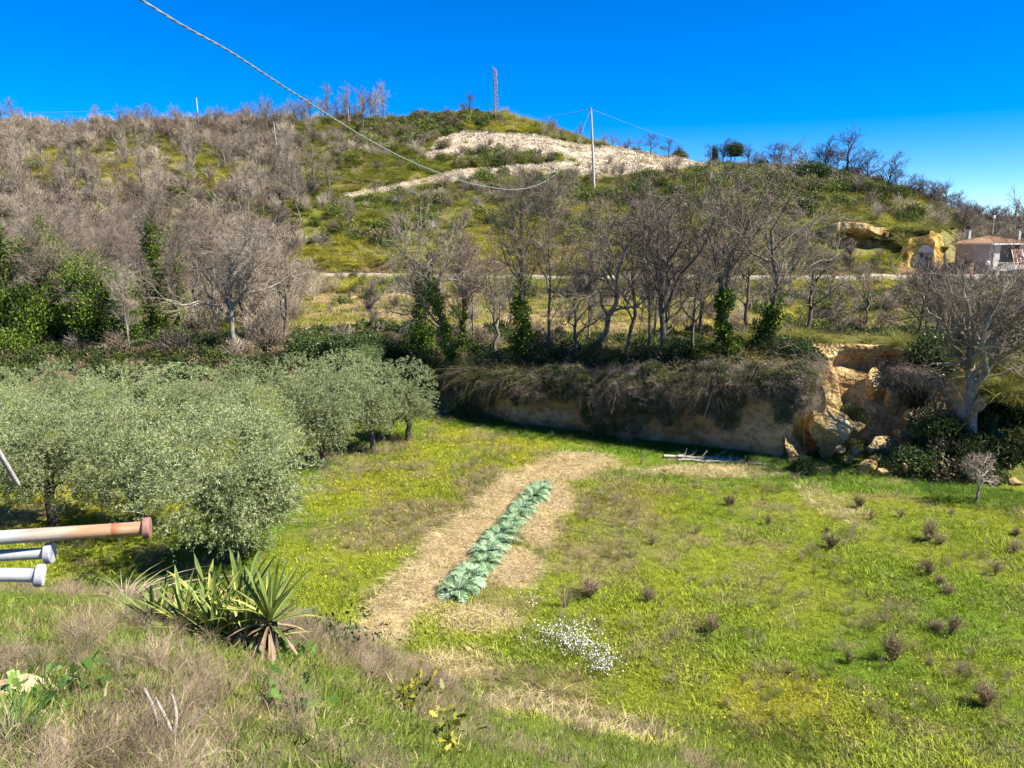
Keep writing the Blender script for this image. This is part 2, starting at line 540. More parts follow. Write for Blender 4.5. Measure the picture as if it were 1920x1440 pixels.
def base_z(X, Y):
    X = np.asarray(X, float)
    Y = np.asarray(Y, float)
    a = X / np.maximum(Y, 4.0)
    Ys = [np.interp(a, L[0], L[1]) for L in LINES]
    Zs = [np.interp(a, L[0], L[2]) for L in LINES]
    out = np.where(Y <= Ys[0], Zs[0], Zs[-1])
    for k in range(len(LINES) - 1):
        m = (Y > Ys[k]) & (Y <= Ys[k + 1])
        t = np.clip((Y - Ys[k]) / np.maximum(Ys[k + 1] - Ys[k], 1e-3), 0, 1)
        out = np.where(m, Zs[k] * (1 - t) + Zs[k + 1] * t, out)
    return out, Ys
def _pit(px, py, Yf, Yc, rx, ry):
    p = at(px, py, Yf)
    return (p[0] / Yf * Yc, Yc, rx, ry, p[2] - 0.2)
PITS = [_pit(1594, 474, 98.6, 102.6, 4.2, 4.4), _pit(1728, 508, 95.0, 98.6, 4.0, 3.4)]
def gz(X, Y):
    zz, Ys = base_z(X, Y)
    X = np.asarray(X, float)
    Y = np.asarray(Y, float)
    field = sstep(0, 1.5, Y - Ys[4]) * (1 - sstep(-1.0, 0.0, Y - Ys[6]))
    bank = 1 - sstep(-1, 1, Y - Ys[4])
    up = sstep(0, 3, Y - Ys[7])
    road = sstep(-3, -0.5, Y - Ys[11]) * (1 - sstep(0.3, 1.5, Y - Ys[12]))
    far = sstep(97, 112, Y)
    n1 = fbm(X, Y, 9, 1) - 0.5
    n2 = fbm(X, Y, 1.6, 5) - 0.5
    zz = zz + field * (n1 * 0.35 + n2 * 0.07) + bank * (n2 * 0.35) * sstep(2, 4, Y)
    zz = zz + up * (1 - road) * ((n1 * 0.7 + n2 * 0.35) * (1 - far) + far * ((fbm(X, Y, 14, 9) - 0.5) * 2.6 + (fbm(X, Y, 3.5, 12) - .5) * 1.5))
    for cx, cy, rx, ry, zf in PITS:
        m = 1 - sstep(0.8, 1.05, np.maximum(np.abs(X - cx) / rx, np.abs(Y - cy) / ry))
        zz = zz * (1 - m) + np.minimum(zz, zf) * m
    return zz
def hit(px, py, y0=3.0, y1=260.0):
    a, b = ray(px, py)
    Y = np.geomspace(y0, y1, 2500)
    g = gz(a * Y, Y)
    r = CAMZ + b * Y
    k = np.argmax(r <= g)
    if r[k] > g[k]:
        k = len(Y) - 1
    return np.array([a * Y[k], Y[k], g[k]])
def gpt(px, Y, py=600):
    a = ray(px, py)[0]
    return np.array([a * Y, Y, float(gz(a * Y, Y))])

# ---- albedo zones
G_GREEN = np.array([0.155, 0.245, 0.018])
G_LIME = np.array([0.27, 0.31, 0.026])
G_YEL = np.array([0.37, 0.335, 0.028])
G_BRN = np.array([0.31, 0.25, 0.115])
G_STRAW = np.array([0.58, 0.45, 0.23])
G_DARK = np.array([0.05, 0.085, 0.012])
G_OCH = np.array([0.30, 0.21, 0.09])
SCREE = [
    [(790, 296), (825, 256), (862, 243), (1000, 251), (1090, 272), (1200, 278), (1280, 295), (1342, 313), (1300, 320), (1190, 318), (1120, 312), (1060, 300), (1050, 292), (960, 292), (900, 284), (850, 290), (820, 300)],
    [(640, 364), (750, 345), (850, 320), (940, 311), (1060, 302), (1130, 312), (1320, 316), (1250, 326), (1130, 334), (1000, 330), (880, 338), (770, 352), (650, 372)],
    [(205, 285), (290, 286), (290, 298), (210, 297)],
]
A0, B0 = onfield(846, 1122), onfield(1036, 903)
BLOBS = [  # px, py, rx(m), ry(m), colour, weight
    (805, 1080, 1.25, 1.9, G_STRAW, 0.95), (850, 1030, 1.3, 1.8, G_STRAW, 0.95), (900, 985, 1.35, 2.0, G_STRAW, 0.95), (940, 945, 1.4, 2.0, G_STRAW, 0.9), (985, 905, 1.5, 2.0, G_STRAW, 0.9), (1060, 880, 1.9, 2.0, G_STRAW, 0.9), (1095, 862, 1.7, 1.6, G_STRAW, 0.75),
    (1045, 930, 0.9, 2.2, G_STRAW, 1.0), (1010, 990, 1.0, 2.0, G_STRAW, 0.95), (960, 1060, 1.1, 1.7, G_STRAW, 0.9), (760, 1120, 1.2, 1.3, G_STRAW, 0.9), (720, 1180, 1.0, 1.4, G_STRAW, 0.8), (900, 1160, 1.6, 0.9, G_STRAW, 0.55),
    (850, 1250, 1.5, 0.9, G_STRAW, 0.5), (1000, 1350, 1.6, 1.2, G_STRAW, 0.6), (1150, 1400, 1.4, 1.2, G_STRAW, 0.7), (1000, 1300, 1.5, 1.2, G_BRN, 0.6),
    (1380, 880, 5.5, 1.1, G_STRAW, 0.55), (1560, 940, 1.0, 3.5, G_STRAW, 0.3),
    (760, 930, 4, 4, G_YEL, 0.45), (880, 850, 4, 4, G_YEL, 0.5), (650, 1050, 2.5, 3, G_LIME, 0.8),
    (800, 970, 2.4, 1.5, G_BRN, 0.8), (910, 910, 1.2, 2.2, G_BRN, 0.8), (720, 1010, 1.5, 1.2, G_BRN, 0.6), (640, 1000, 1.5, 1.2, G_BRN, 0.3),
    (1150, 945, 1.5, 2.0, G_BRN, 0.5), (1120, 1040, 1.4, 1.5, G_BRN, 0.6), (1200, 1000, 2, 2, G_BRN, 0.3),
    (1060, 810, 4.0, 1.6, G_GREEN * 1.15, 1.0), (1260, 845, 5.0, 1.3, G_GREEN * 1.15, 1.0), (1560, 890, 3.5, 1.1, G_GREEN * 1.15, 1.0), (1750, 915, 4.5, 1.3, G_GREEN * 1.2, 1.0), (1900, 935, 4, 1.6, G_LIME, 1.0),
    (1700, 980, 6, 3.5, G_LIME, 0.6), (1850, 1150, 3, 2.5, G_GREEN * 1.1, 0.6), (1520, 1100, 3, 3, G_LIME, 0.6), (1500, 1330, 1.5, 1.5, G_YEL, 0.7), (1250, 1250, 1.5, 1.2, G_LIME, 0.5), (1350, 1200, 1.2, 1.0, G_GREEN, 0.5), (1700, 1350, 2, 1.5, G_LIME, 0.4),
    (150, 960, 4, 3, G_YEL, 0.7), (30, 975, 2.0, 1.5, G_STRAW, 0.6),
]
def field_tint(X, Y):
    n1 = fbm(X, Y, 3.2, 21)[..., None]
    n2 = fbm(X, Y, 1.1, 31)[..., None]
    n3 = fbm(X, Y, 6.0, 41)[..., None]
    c = G_GREEN + (G_LIME - G_GREEN) * sstep(0.3, 0.6, n1)
    c = c + (G_YEL - c) * sstep(0.55, 0.75, n3) * 0.6
    c = c + (G_BRN - c) * sstep(0.52, 0.70, n2) * 0.65
    for px, py, rx, ry, col, w in BLOBS:
        o = onfield(px, py)
        if col is G_STRAW:
            rx, ry = rx * 0.84, ry * 0.84
        d = ((X - o[0]) / rx) ** 2 + ((Y - o[1]) / ry) ** 2
        k = (1 - sstep(0.35, 1.35, d + (n2[..., 0] - 0.5) * 2.2)) * w
        c = c + (col - c) * k[..., None]
    return c
def straw_w(X, Y):
    n2 = fbm(X, Y, 0.7, 51)
    w = np.zeros(np.shape(X))
    for px, py, rx, ry, col, wt in BLOBS:
        if col is G_STRAW:
            o = onfield(px, py)
            d = ((X - o[0]) / (rx * 0.84)) ** 2 + ((Y - o[1]) / (ry * 0.84)) ** 2
            w = np.maximum(w, (1 - sstep(0.5, 1.2, d + (n2 - 0.5) * 1.2)) * wt)
    return w
def hill_tint(X, Y, Z):
    px, py = topix(X, Y, Z)
    n1 = fbm(X, Y, 12, 61)[..., None]
    n2 = fbm(X, Y, 3, 71)[..., None]
    dry = np.array([0.23, 0.19, 0.085])
    grn = np.array([0.15, 0.175, 0.03])
    c = grn + (dry - grn) * sstep(0.42, 0.62, n1 * 0.5 + n2 * 0.5)
    left = (1 - sstep(450, 620, px + 80 * (n1[..., 0] - .5)))[..., None] * (1 - sstep(-40, 0, 400 - py))[..., None]
    c = c + (np.array([0.17, 0.125, 0.075]) - c) * left * 0.8
    # terrace with thin dry turf
    ter = (inpoly(px, py, [(560, 535), (1700, 545), (1700, 640), (560, 640)]))[..., None]
    tc = np.array([0.20, 0.19, 0.045]) + (np.array([0.34, 0.26, 0.13]) - np.array([0.20, 0.19, 0.045])) * sstep(0.45, 0.62, n2)
    c = np.where(ter, tc, c)
    # scree
    w = np.zeros(px.shape)
    jx, jy = (fbm(X, Y, 3, 81) - 0.5) * 16, (fbm(X, Y, 3, 91) - 0.5) * 7
    for p in SCREE:
        w = np.maximum(w, inpoly(px + jx, py + jy, p).astype(float))
    sc = np.array([0.47, 0.39, 0.28]) * (0.7 + 0.6 * fbm(X, Y, 1.4, 72)[..., None])
    c = c + (sc - c) * w[..., None]
    return c, w
def is_hill(X, Y):
    _, Ys = base_z(X, Y)
    return Y > Ys[6] + 0.3

def build_ground():
    rows = np.concatenate([np.linspace(-30, 2, 14), np.linspace(2.3, 48, 330), np.geomspace(48.3, 185, 230), np.geomspace(190, 2900, 26)])
    cols = np.linspace(-1.25, 1.25, 520)
    Yg, Cg = np.meshgrid(rows, cols, indexing='ij')
    Xg = Cg * (np.maximum(Yg, 0) + 9)
    Zg = gz(Xg, Yg)
    ct, sw = hill_tint(Xg, Yg, Zg)
    ft = field_tint(Xg, Yg)
    hill = is_hill(Xg, Yg)[..., None]
    _, Ys = base_z(Xg, Yg)
    bank = 1 - sstep(-0.5, 1.5, Yg - Ys[4])
    nb = fbm(Xg, Yg, 0.9, 101)
    bk = np.array([0.20, 0.16, 0.085]) + (np.array([0.10, 0.12, 0.03]) - np.array([0.20, 0.16, 0.085])) * sstep(0.42, 0.6, nb)[..., None]
    ft = ft * (1 - bank[..., None]) + bk * bank[..., None]
    # field ground darker than the field tint, and ochre soil at the cut behind the road
    c = np.where(hill, ct, ft * 0.8)
    px, py = topix(Xg, Yg, Zg)
    cut = sstep(-0.3, 0.3, Yg - Ys[12]) * (1 - sstep(0.5, 2.5, Yg - Ys[13])) * (px > 520)
    c = c + (np.array([0.22, 0.14, 0.07]) - c) * (cut * sstep(0.3, 0.5, fbm(Xg, Yg, 4, 111)))[..., None]
    Zg = Zg + sw * (fbm(Xg, Yg, 1.2, 121) - .5) * 0.9
    nr, nc = Yg.shape
    idx = np.arange(nr * nc).reshape(nr, nc)
    Q = np.stack([idx[:-1, :-1], idx[:-1, 1:], idx[1:, 1:], idx[1:, :-1]], -1).reshape(-1, 4)
    V = np.stack([Xg, Yg, Zg], -1)
    me = mesh_np('ground', V, Q, M_GROUND, True, cols={'tint': c.reshape(-1, 3)})
    tag(link('ground', me), kind='structure')
build_ground()

M_ROAD = mat_noise('pale_gravel', [(0.3, (0.27, 0.235, 0.19)), (0.5, (0.37, 0.33, 0.28)), (0.7, (0.45, 0.41, 0.35))], 1.2, coord='pos', bdist=0.05)
def build_road():
    a = np.linspace(-0.75, 1.0, 500)
    L1, L2 = LINES[11], LINES[12]
    y1 = np.interp(a, L1[0], L1[1]) - 0.2
    y2 = np.interp(a, L2[0], L2[1]) - 0.2
    V = []
    for t in np.linspace(0, 1, 5):
        Y = y1 + (y2 - y1) * t + (np.interp(a * 40, np.arange(-40, 45), np.random.default_rng(3).normal(size=85)) * 0.15)
        X = a * Y
        V.append(np.stack([X, Y, np.maximum(gz(X, Y), gz(X, Y + .3)) + 0.10], -1))
    V = np.stack(V, 0)
    idx = np.arange(5 * 500).reshape(5, 500)
    Q = np.stack([idx[:-1, :-1], idx[:-1, 1:], idx[1:, 1:], idx[1:, :-1]], -1).reshape(-1, 4)
    tag(link('gravel_road', mesh_np('gravel_road', V, Q, M_ROAD, True)), kind='structure')
build_road()

# ------------------------------------------------------------------ rock faces
def rock_face(name, line, ztop, zbot, mat, ns, nt, amp, sc, niche=None, back=2.5, lean=0.5, seed=0, kind=None, undercut=0.0, cols=None):
    """line: plan polyline (n,2), left to right; ztop/zbot arrays along it; top turns back into the hill"""
    line = np.asarray(line, float)
    s0 = np.linspace(0, 1, len(line))
    s = np.linspace(0, 1, ns)
    X = np.interp(s, s0, line[:, 0])
    Y = np.interp(s, s0, line[:, 1])
    zt = np.interp(s, s0, ztop)
    zb = np.interp(s, s0, zbot)
    tx, ty = np.gradient(X), np.gradient(Y)
    ln = np.hypot(tx, ty)
    nx, ny = ty / ln, -tx / ln                 # towards the camera side
    k = 9
    ker = np.ones(k) / k
    nx = np.convolve(np.pad(nx, k // 2, 'edge'), ker, 'valid')
    ny = np.convolve(np.pad(ny, k // 2, 'edge'), ker, 'valid')
    t = np.linspace(0, 1.35, nt)
    S, T = np.meshgrid(s, t, indexing='ij')
    tf = np.minimum(T, 1)
    over = np.maximum(T - 1, 0) / 0.35
    off = -lean * tf - back * over + undercut * np.sin(tf * math.pi) * 0.0
    if undercut:
        off = off - undercut * np.exp(-((tf - 0.08) / 0.16) ** 2)
    Z = zb[:, None] + (zt - zb)[:, None] * tf + 0.15 * over
    P = np.stack([X[:, None] + 0 * T, Y[:, None] + 0 * T, Z], -1)
    n = f3(P, sc, seed, 5) - 0.5
    ridg = 1 - np.abs(2 * f3(P * np.array([1, 1, 0.5]), sc * 0.6, seed + 5, 3) - 1)
    off = off + n * amp * 2 + (ridg - 0.6) * amp * 0.8 * (1 - over)
    if niche is not None:
        off = off - niche(S, tf) * (1 - over)
    P[..., 0] += nx[:, None] * off
    P[..., 1] += ny[:, None] * off
    P[..., 2] += (f3(P + 31, sc * 0.7, seed + 9, 3) - 0.5) * amp * 0.8 * sstep(0, 0.1, tf)
    idx = np.arange(ns * nt).reshape(ns, nt)
    Q = np.stack([idx[:-1, :-1], idx[1:, :-1], idx[1:, 1:], idx[:-1, 1:]], -1).reshape(-1, 4)
    tint_ = np.ones((ns * nt, 3)) * np.array([0.14, 0.135, 0.04]) * (0.7 + 0.6 * fbm(P[..., 0].ravel(), P[..., 1].ravel(), 1.5, 7)[:, None])
    me = mesh_np(name, P, Q, [mat, M_GROUND], False, cols={'tint': tint_})
    tq = np.broadcast_to(t[None, :-1], (ns - 1, nt - 1)).ravel()
    lipn = fbm(P[:-1, :-1, 0].ravel(), P[:-1, :-1, 1].ravel(), 1.0, 17)
    me.polygons.foreach_set('material_index', (tq > 0.93 + 0.16 * lipn).astype(np.int32))
    m_ = T > 1.02
    TOPS.append(P[m_][np.random.default_rng(seed).random(m_.sum()) < 0.5])
    o = link(name, me)
    return o
TOPS = []
cl = [(860, 776), (950, 798), (1100, 815), (1300, 840), (1400, 853), (1500, 868)]
cpts = [onfield(*p) for p in cl]
ctop = np.interp(np.linspace(0, 5, 40), range(6), [2.1, 2.3, 2.6, 3.2, 3.5, 3.8]) + (fbm(np.arange(40) * 1.0, np.zeros(40), 6, 3) - 0.55) * 1.5 + (np.random.default_rng(5).random(40) - 0.6) * 0.5
def small_niche(S, T):
    return 0.45 * np.exp(-(((S - 0.46) / 0.012) ** 2 + ((T - 0.85) / 0.12) ** 2)) + 0.3 * np.exp(-(((S - 0.97) / 0.03) ** 2 + ((T - 0.25) / 0.35) ** 2)) * 4
tag(rock_face('cliff', np.stack([np.interp(np.linspace(0, 5, 40), range(6), [q[0] for q in cpts]), np.interp(np.linspace(0, 5, 40), range(6), [q[1] for q in cpts])], 1), ctop, [-0.3] * 40, M_TUFF, 420, 56, 0.26, 1.3, small_niche, 1.6, 0.35, 1, undercut=0.25), kind='structure')
# landslide scarp: bowl of ochre rock
sl = [(33.2, 1488), (34.2, 1525), (35.2, 1570), (35.6, 1620), (34.8, 1675), (32.8, 1722), (31.5, 1745)]
spts = [(ray(px, 760)[0] * Y, Y) for Y, px in sl]
def scarp_niche(S, T):
    return 1.0 * np.exp(-(((S - 0.55 - 0.25 * (T - 0.8)) / 0.07) ** 2 + ((T - 0.82) / 0.10) ** 2)) + 0.7 * np.exp(-(((S - 0.70) / 0.03) ** 2 + ((T - 0.6) / 0.2) ** 2)) + 0.5 * np.exp(-(((S - 0.48) / 0.02) ** 2 + ((T - 0.5) / 0.3) ** 2)) + 0.8 * np.exp(-(((S - 0.36) / 0.05) ** 2 + ((T - 0.55) / 0.35) ** 2))
tag(rock_face('scarp', spts, [4.0, 4.3, 4.5, 4.6, 4.4, 3.8, 3.2], [-0.3] * 7, M_OCHRE, 260, 90, 0.62, 1.7, scarp_niche, 3.0, 2.2, 3), kind='structure')
# slab of scarp, seen lit on its right side
def boulder(name, c, r, seed, mat, sub=4, squash=(1, 1, 1), amp=0.35, rz=0.0):
    import bmesh
    bm = bmesh.new()
    bmesh.ops.create_icosphere(bm, subdivisions=sub, radius=1)
    V = np.array([v.co[:] for v in bm.verts])
    Fc = np.array([[v.index for v in f.verts] for f in bm.faces])
    bm.free()
    rs = np.random.default_rng(seed)
    pl = unit(rs.normal(size=(17, 3)))
    dd = 0.48 + 0.32 * rs.random(17)
    sc = np.ones(len(V))
    for p, d in zip(pl, dd):
        q = V @ p
        sc = np.where(q > 0.01, np.minimum(sc, d / np.maximum(q, 1e-3)), sc)
    V = V * sc[:, None]
    V *= (1 + amp * (f3(V + seed, 0.8, seed, 4) - 0.5))[:, None]
    V = V * np.array(squash) * r
    ca, sa = math.cos(rz), math.sin(rz)
    V = V @ np.array([[ca, sa, 0], [-sa, ca, 0], [0, 0, 1]])
    return link(name, mesh_np(name, V, Fc, mat, False), loc=c)

# ------------------------------------------------------------------ instanced ground cover (stuff)
def proto_collection(name, meshes):
    c = bpy.data.collections.new(name)
    for k, me in enumerate(meshes):
        c.objects.link(bpy.data.objects.new(f'{name}_{chr(97 + k)}', me))
    return c
def scatter(name, label, cat, P, scl, tint, coll, nproto, rs, tilt=0.15):
    n = len(P)
    me = bpy.data.meshes.new(name)
    me.vertices.add(n)
    me.vertices.foreach_set('co', np.asarray(P, np.float32).ravel())
    rot = np.stack([rs.normal(size=n) * tilt, rs.normal(size=n) * tilt, rs.random(n) * 6.283], 1).astype(np.float32)
    me.attributes.new('rot', 'FLOAT_VECTOR', 'POINT').data.foreach_set('vector', rot.ravel())
    me.attributes.new('scl', 'FLOAT', 'POINT').data.foreach_set('value', np.asarray(scl, np.float32))
    me.attributes.new('pid', 'INT', 'POINT').data.foreach_set('value', rs.integers(0, nproto, n).astype(np.int32))
    c = np.ones((n, 4), np.float32)
    c[:, :3] = tint
    me.attributes.new('tint', 'FLOAT_COLOR', 'POINT').data.foreach_set('color', c.ravel())
    o = link(name, me)
    g = bpy.data.node_groups.new(name + '_scatter', 'GeometryNodeTree')
    g.interface.new_socket('Geometry', in_out='INPUT', socket_type='NodeSocketGeometry')
    g.interface.new_socket('Geometry', in_out='OUTPUT', socket_type='NodeSocketGeometry')
    gi, go = g.nodes.new('NodeGroupInput'), g.nodes.new('NodeGroupOutput')
    ip = g.nodes.new('GeometryNodeInstanceOnPoints')
    ci = g.nodes.new('GeometryNodeCollectionInfo')
    ci.inputs['Collection'].default_value = coll
    ci.inputs['Separate Children'].default_value = True
    ci.inputs['Reset Children'].default_value = True
    ip.inputs['Pick Instance'].default_value = True
    def att(nm, dt):
        a = g.nodes.new('GeometryNodeInputNamedAttribute')
        a.data_type = dt
        a.inputs['Name'].default_value = nm
        return a.outputs['Attribute']
    g.links.new(gi.outputs[0], ip.inputs['Points'])
    g.links.new(ci.outputs[0], ip.inputs['Instance'])
    g.links.new(att('pid', 'INT'), ip.inputs['Instance Index'])
    er = g.nodes.new('FunctionNodeEulerToRotation')
    g.links.new(att('rot', 'FLOAT_VECTOR'), er.inputs[0])
    g.links.new(er.outputs[0], ip.inputs['Rotation'])
    g.links.new(att('scl', 'FLOAT'), ip.inputs['Scale'])
    g.links.new(ip.outputs[0], go.inputs[0])
    md = o.modifiers.new('scatter', 'NODES')
    md.node_group = g
    tag(o, label, cat, kind='stuff')
    return o
def tuft_mesh(name, rs, n, h, w, spread, lean, mat=M_TINT, K=2, droop=0.5):
    V, Fl, var = blades(rs, n, h, w, spread, lean, K, droop)
    return mesh_np(name, V, Fl, mat, False, attrs={'var': var})
rs = np.random.default_rng(101)
turf = proto_collection('turf', [tuft_mesh('turf', rs, 26, 0.09, 0.014, 0.20, 1.2) for k in range(5)])
longg = proto_collection('long_grass', [tuft_mesh('long_grass', rs, 34, 0.34, 0.010, 0.13, 0.9, K=3) for k in range(5)])
straw = proto_collection('straw', [tuft_mesh('straw', rs, 22, 0.16, 0.012, 0.20, 3.2, K=2) for k in range(4)])
tuss = proto_collection('tussock', [tuft_mesh('tussock', rs, 70, 1.15, 0.035, 0.20, 1.3, K=3, droop=0.8) for k in range(5)])
def leafy_mesh(name, rs, n, L, Wd, mat, lump=5, squash=0.8, stems=0):
    cen = unit(rs.normal(size=(lump, 3))) * (0.3 + 0.35 * rs.random(lump))[:, None]
    cen[:, 2] = np.abs(cen[:, 2]) * squash + 0.15
    k = rs.integers(0, lump, n)
    d = unit(rs.normal(size=(n, 3)))
    P = cen[k] + d * (0.42 * rs.random(n)[:, None] ** 0.4) * (0.75 + 0.4 * rs.random((lump, 1)))[k]
    P[:, 2] = np.maximum(P[:, 2], 0.02)
    V, Q, var = ribbons_leaf(rs, P, L, Wd, d * 0.8 + np.array([0, 0, 0.3]))
    return V, Q, var
def leafy(name, rs, n, L, Wd, mat, **k):
    V, Q, var = leafy_mesh(name, rs, n, L, Wd, mat, **k)
    return mesh_np(name, V, Q, mat, False, attrs={'var': var})
shr = proto_collection('shrub', [leafy('shrub', rs, 900, 0.17, 0.07, M_SHRUB) for k in range(5)])
def brush_mesh(rs, n=16, h=1.0, r=0.012, mat=M_TWIGI, twig=4):
    base = np.zeros((n, 1, 3))
    th = rs.random(n) * 6.283
    ln = rs.random(n) * 0.8
    d = unit(np.stack([np.cos(th) * ln, np.sin(th) * ln, np.ones(n)], 1))
    P = np.zeros((n, 4, 3))
    for k in range(1, 4):
        P[:, k] = P[:, k - 1] + d * h / 3 * (0.6 + 0.6 * rs.random(n))[:, None]
        d = unit(d + rs.normal(size=(n, 3)) * 0.2)
    Rr = np.ones((n, 1)) * r * np.linspace(1, 0.4, 4)[None]
    V1, Q1 = tubes(P, Rr, 3)
    P2, R2 = grow_children(rs, P, Rr, twig, h * 0.4, (25, 60), 0.1, 3, 0.2, 0.3, 0.8, 0.5, r * 0.5)
    V2, Q2 = tubes(P2, R2, 3)
    V = np.vstack([V1, V2])
    Q = np.vstack([Q1, Q2 + len(V1)])
    var = np.concatenate([np.repeat(rs.random(n), 12), np.repeat(rs.random(len(P2)), 9)])
    return mesh_np('brush', V, Q, mat, False, attrs={'var': var})
brush = proto_collection('brush', [brush_mesh(rs, 20, 1.0, 0.013, twig=10) for k in range(5)])
brushf = proto_collection('fine_brush', [brush_mesh(rs, 16, 1.0, 0.0055, twig=6) for k in range(4)])

def sample(n, a0, a1, y0, y1, rs):
    Y = np.sqrt(y0 ** 2 + (y1 ** 2 - y0 ** 2) * rs.random(n))
    X = (a0 + (a1 - a0) * rs.random(n)) * Y
    return X, Y
rs = np.random.default_rng(55)
# --- field turf
X, Y = sample(150000, -0.85, 0.82, 12, 50, rs)
_, Ys = base_z(X, Y)
k = (Y > Ys[4] - 1.5) & (Y < Ys[6] - 0.2)
X, Y = X[k], Y[k]
sw = straw_w(X, Y)
k = rs.random(len(X)) > sw * (0.75 + 0.6 * fbm(X, Y, 1.3, 133))
k &= rs.random(len(X)) < np.where(Y > 32, 0.7, 1.0)
X, Y = X[k], Y[k]
ft = field_tint(X, Y) * (0.75 + 0.6 * rs.random((len(X), 1)))
hgt = 0.75 + 0.75 * sstep(0.4, 0.7, fbm(X, Y, 2.5, 131)) + 0.9 * (rs.random(len(X)) < 0.06)
scatter('field_turf', 'short lime green turf of the field below the bank', 'grass', np.stack([X, Y, gz(X, Y)], 1), hgt, ft, turf, 5, rs)
# --- straw on the strip round the row
X, Y = sample(60000, -0.4, 0.5, 12, 45, rs)
sw = straw_w(X, Y)
_, Ys = base_z(X, Y)
k = (rs.random(len(X)) < sw * 1.1) & (Y > Ys[4] - 1) & (Y < Ys[6] - 0.5)
X, Y = X[k], Y[k]
scatter('mown_straw', 'dry straw littering the bare strip round the cardoon row', 'straw', np.stack([X, Y, gz(X, Y)], 1), 0.5 + 0.7 * rs.random(len(X)),
        np.array([0.62, 0.49, 0.27]) * (0.55 + 0.7 * rs.random((len(X), 1))), straw, 4, rs)
# --- taller weeds and dry stalks in the field
X, Y = sample(26000, -0.6, 0.8, 13, 42, rs)
_, Ys = base_z(X, Y)
nz = fbm(X, Y, 2.2, 141)
bw = np.zeros(len(X))
for px, py, rx, ry, col, w in BLOBS:
    if col is G_BRN:
        o = onfield(px, py)
        bw = np.maximum(bw, (1 - sstep(0.3, 1.3, ((X - o[0]) / rx) ** 2 + ((Y - o[1]) / ry) ** 2)) * w)
k = (Y > Ys[4]) & (Y < Ys[6] - 1) & (rs.random(len(X)) < np.maximum(0.05 + 0.5 * sstep(0.5, 0.7, nz), bw)) & (straw_w(X, Y) < 0.4)
X, Y = X[k], Y[k]
t = np.where(rs.random((len(X), 1)) < 0.6, np.array([[0.27, 0.21, 0.13]]), np.array([[0.16, 0.19, 0.03]]))
scatter('dry_stalks', 'grey brown dead stalks standing in patches over the field', 'weeds', np.stack([X, Y, gz(X, Y)], 1), 0.16 + 0.22 * rs.random(len(X)), t, brushf, 4, rs, 0.3)
# --- lush grass along the cliff foot
X, Y = sample(40000, -0.15, 0.85, 27, 43, rs)
_, Ys = base_z(X, Y)
dd = Ys[6] - Y
k = (dd > 0.3) & (dd < 3.2) & (rs.random(len(X)) < (1 - sstep(1.2, 3.2, dd)))
X, Y = X[k], Y[k]
scatter('lush_grass', 'rich green grass along the foot of the cliff', 'grass', np.stack([X, Y, gz(X, Y)], 1), 0.5 + 0.4 * rs.random(len(X)),
        np.array([0.10, 0.19, 0.016]) * (0.7 + 0.7 * rs.random((len(X), 1))), longg, 5, rs)
# --- foreground bank: dry grass over green grass
X, Y = sample(52000, -0.95, 0.45, 3.0, 20, rs)
_, Ys = base_z(X, Y)
k = (Y < Ys[4] + 0.4)
yc_ = hit(415, 1205, 6, 16)
k &= ((X - yc_[0]) / 1.05) ** 2 + ((Y - yc_[1] - 0.2) / 1.1) ** 2 > 1
X, Y = X[k], Y[k]
Z = gz(X, Y)
px, py = topix(X, Y, Z)
nz = fbm(X, Y, 1.6, 151)
nz2 = fbm(X, Y, 0.6, 155)
gw = 0.38 + 0.62 * sstep(0.40, 0.54, nz * 0.6 + nz2 * 0.4 + 0.12 * sstep(1300, 1420, py) + 0.08 * (px < 120))
isg = rs.random(len(X)) < gw
green = np.array([0.20, 0.27, 0.03]) * (0.55 + 0.8 * rs.random((len(X), 1)))
dry = np.array([0.32, 0.24, 0.12]) * (0.5 + 0.8 * rs.random((len(X), 1)))
tc = np.where(isg[:, None], green, dry)
sz = np.where(isg, 0.28 + 0.35 * rs.random(len(X)), 0.25 + 0.5 * rs.random(len(X)) ** 2 + 0.35 * (rs.random(len(X)) < 0.04)) * np.where(Y < 7, 0.85, 1)
sz = sz * 0.9
scatter('bank_grass', 'tangled dry and green grass covering the near bank', 'grass', np.stack([X, Y, Z], 1), sz, tc, longg, 5, rs, 0.45)
X, Y = sample(26000, -0.95, 0.5, 3.2, 20, rs)
_, Ys = base_z(X, Y)
k = (Y < Ys[4] + 0.6)
X, Y = X[k], Y[k]
u = rs.random((len(X), 1))
tc = np.where(u < 0.55, np.array([[0.15, 0.19, 0.025]]), np.where(u < 0.8, np.array([[0.40, 0.33, 0.16]]), np.array([[0.07, 0.09, 0.02]]))) * (0.6 + 0.7 * rs.random((len(X), 1)))
scatter('bank_herbs', 'low green herbs and moss growing through the dry grass of the near bank', 'herbs', np.stack([X, Y, gz(X, Y)], 1), 0.5 + 0.7 * rs.random(len(X)), tc, turf, 5, rs, 0.3)
X, Y = sample(6500, -0.95, 0.3, 3.2, 18, rs)
_, Ys = base_z(X, Y)
k = (Y < Ys[4] + 0.2) & (rs.random(len(X)) < sstep(0.42, 0.6, fbm(X, Y, 2.0, 161)))
X, Y = X[k], Y[k]
scatter('bank_dead_stems', 'brittle grey dead stems matted on the near bank', 'weeds', np.stack([X, Y, gz(X, Y)], 1), 0.18 + 0.3 * rs.random(len(X)) ** 2,
        np.array([0.26, 0.195, 0.125]) * (0.5 + 0.9 * rs.random((len(X), 1))), brushf, 4, rs, 0.5)

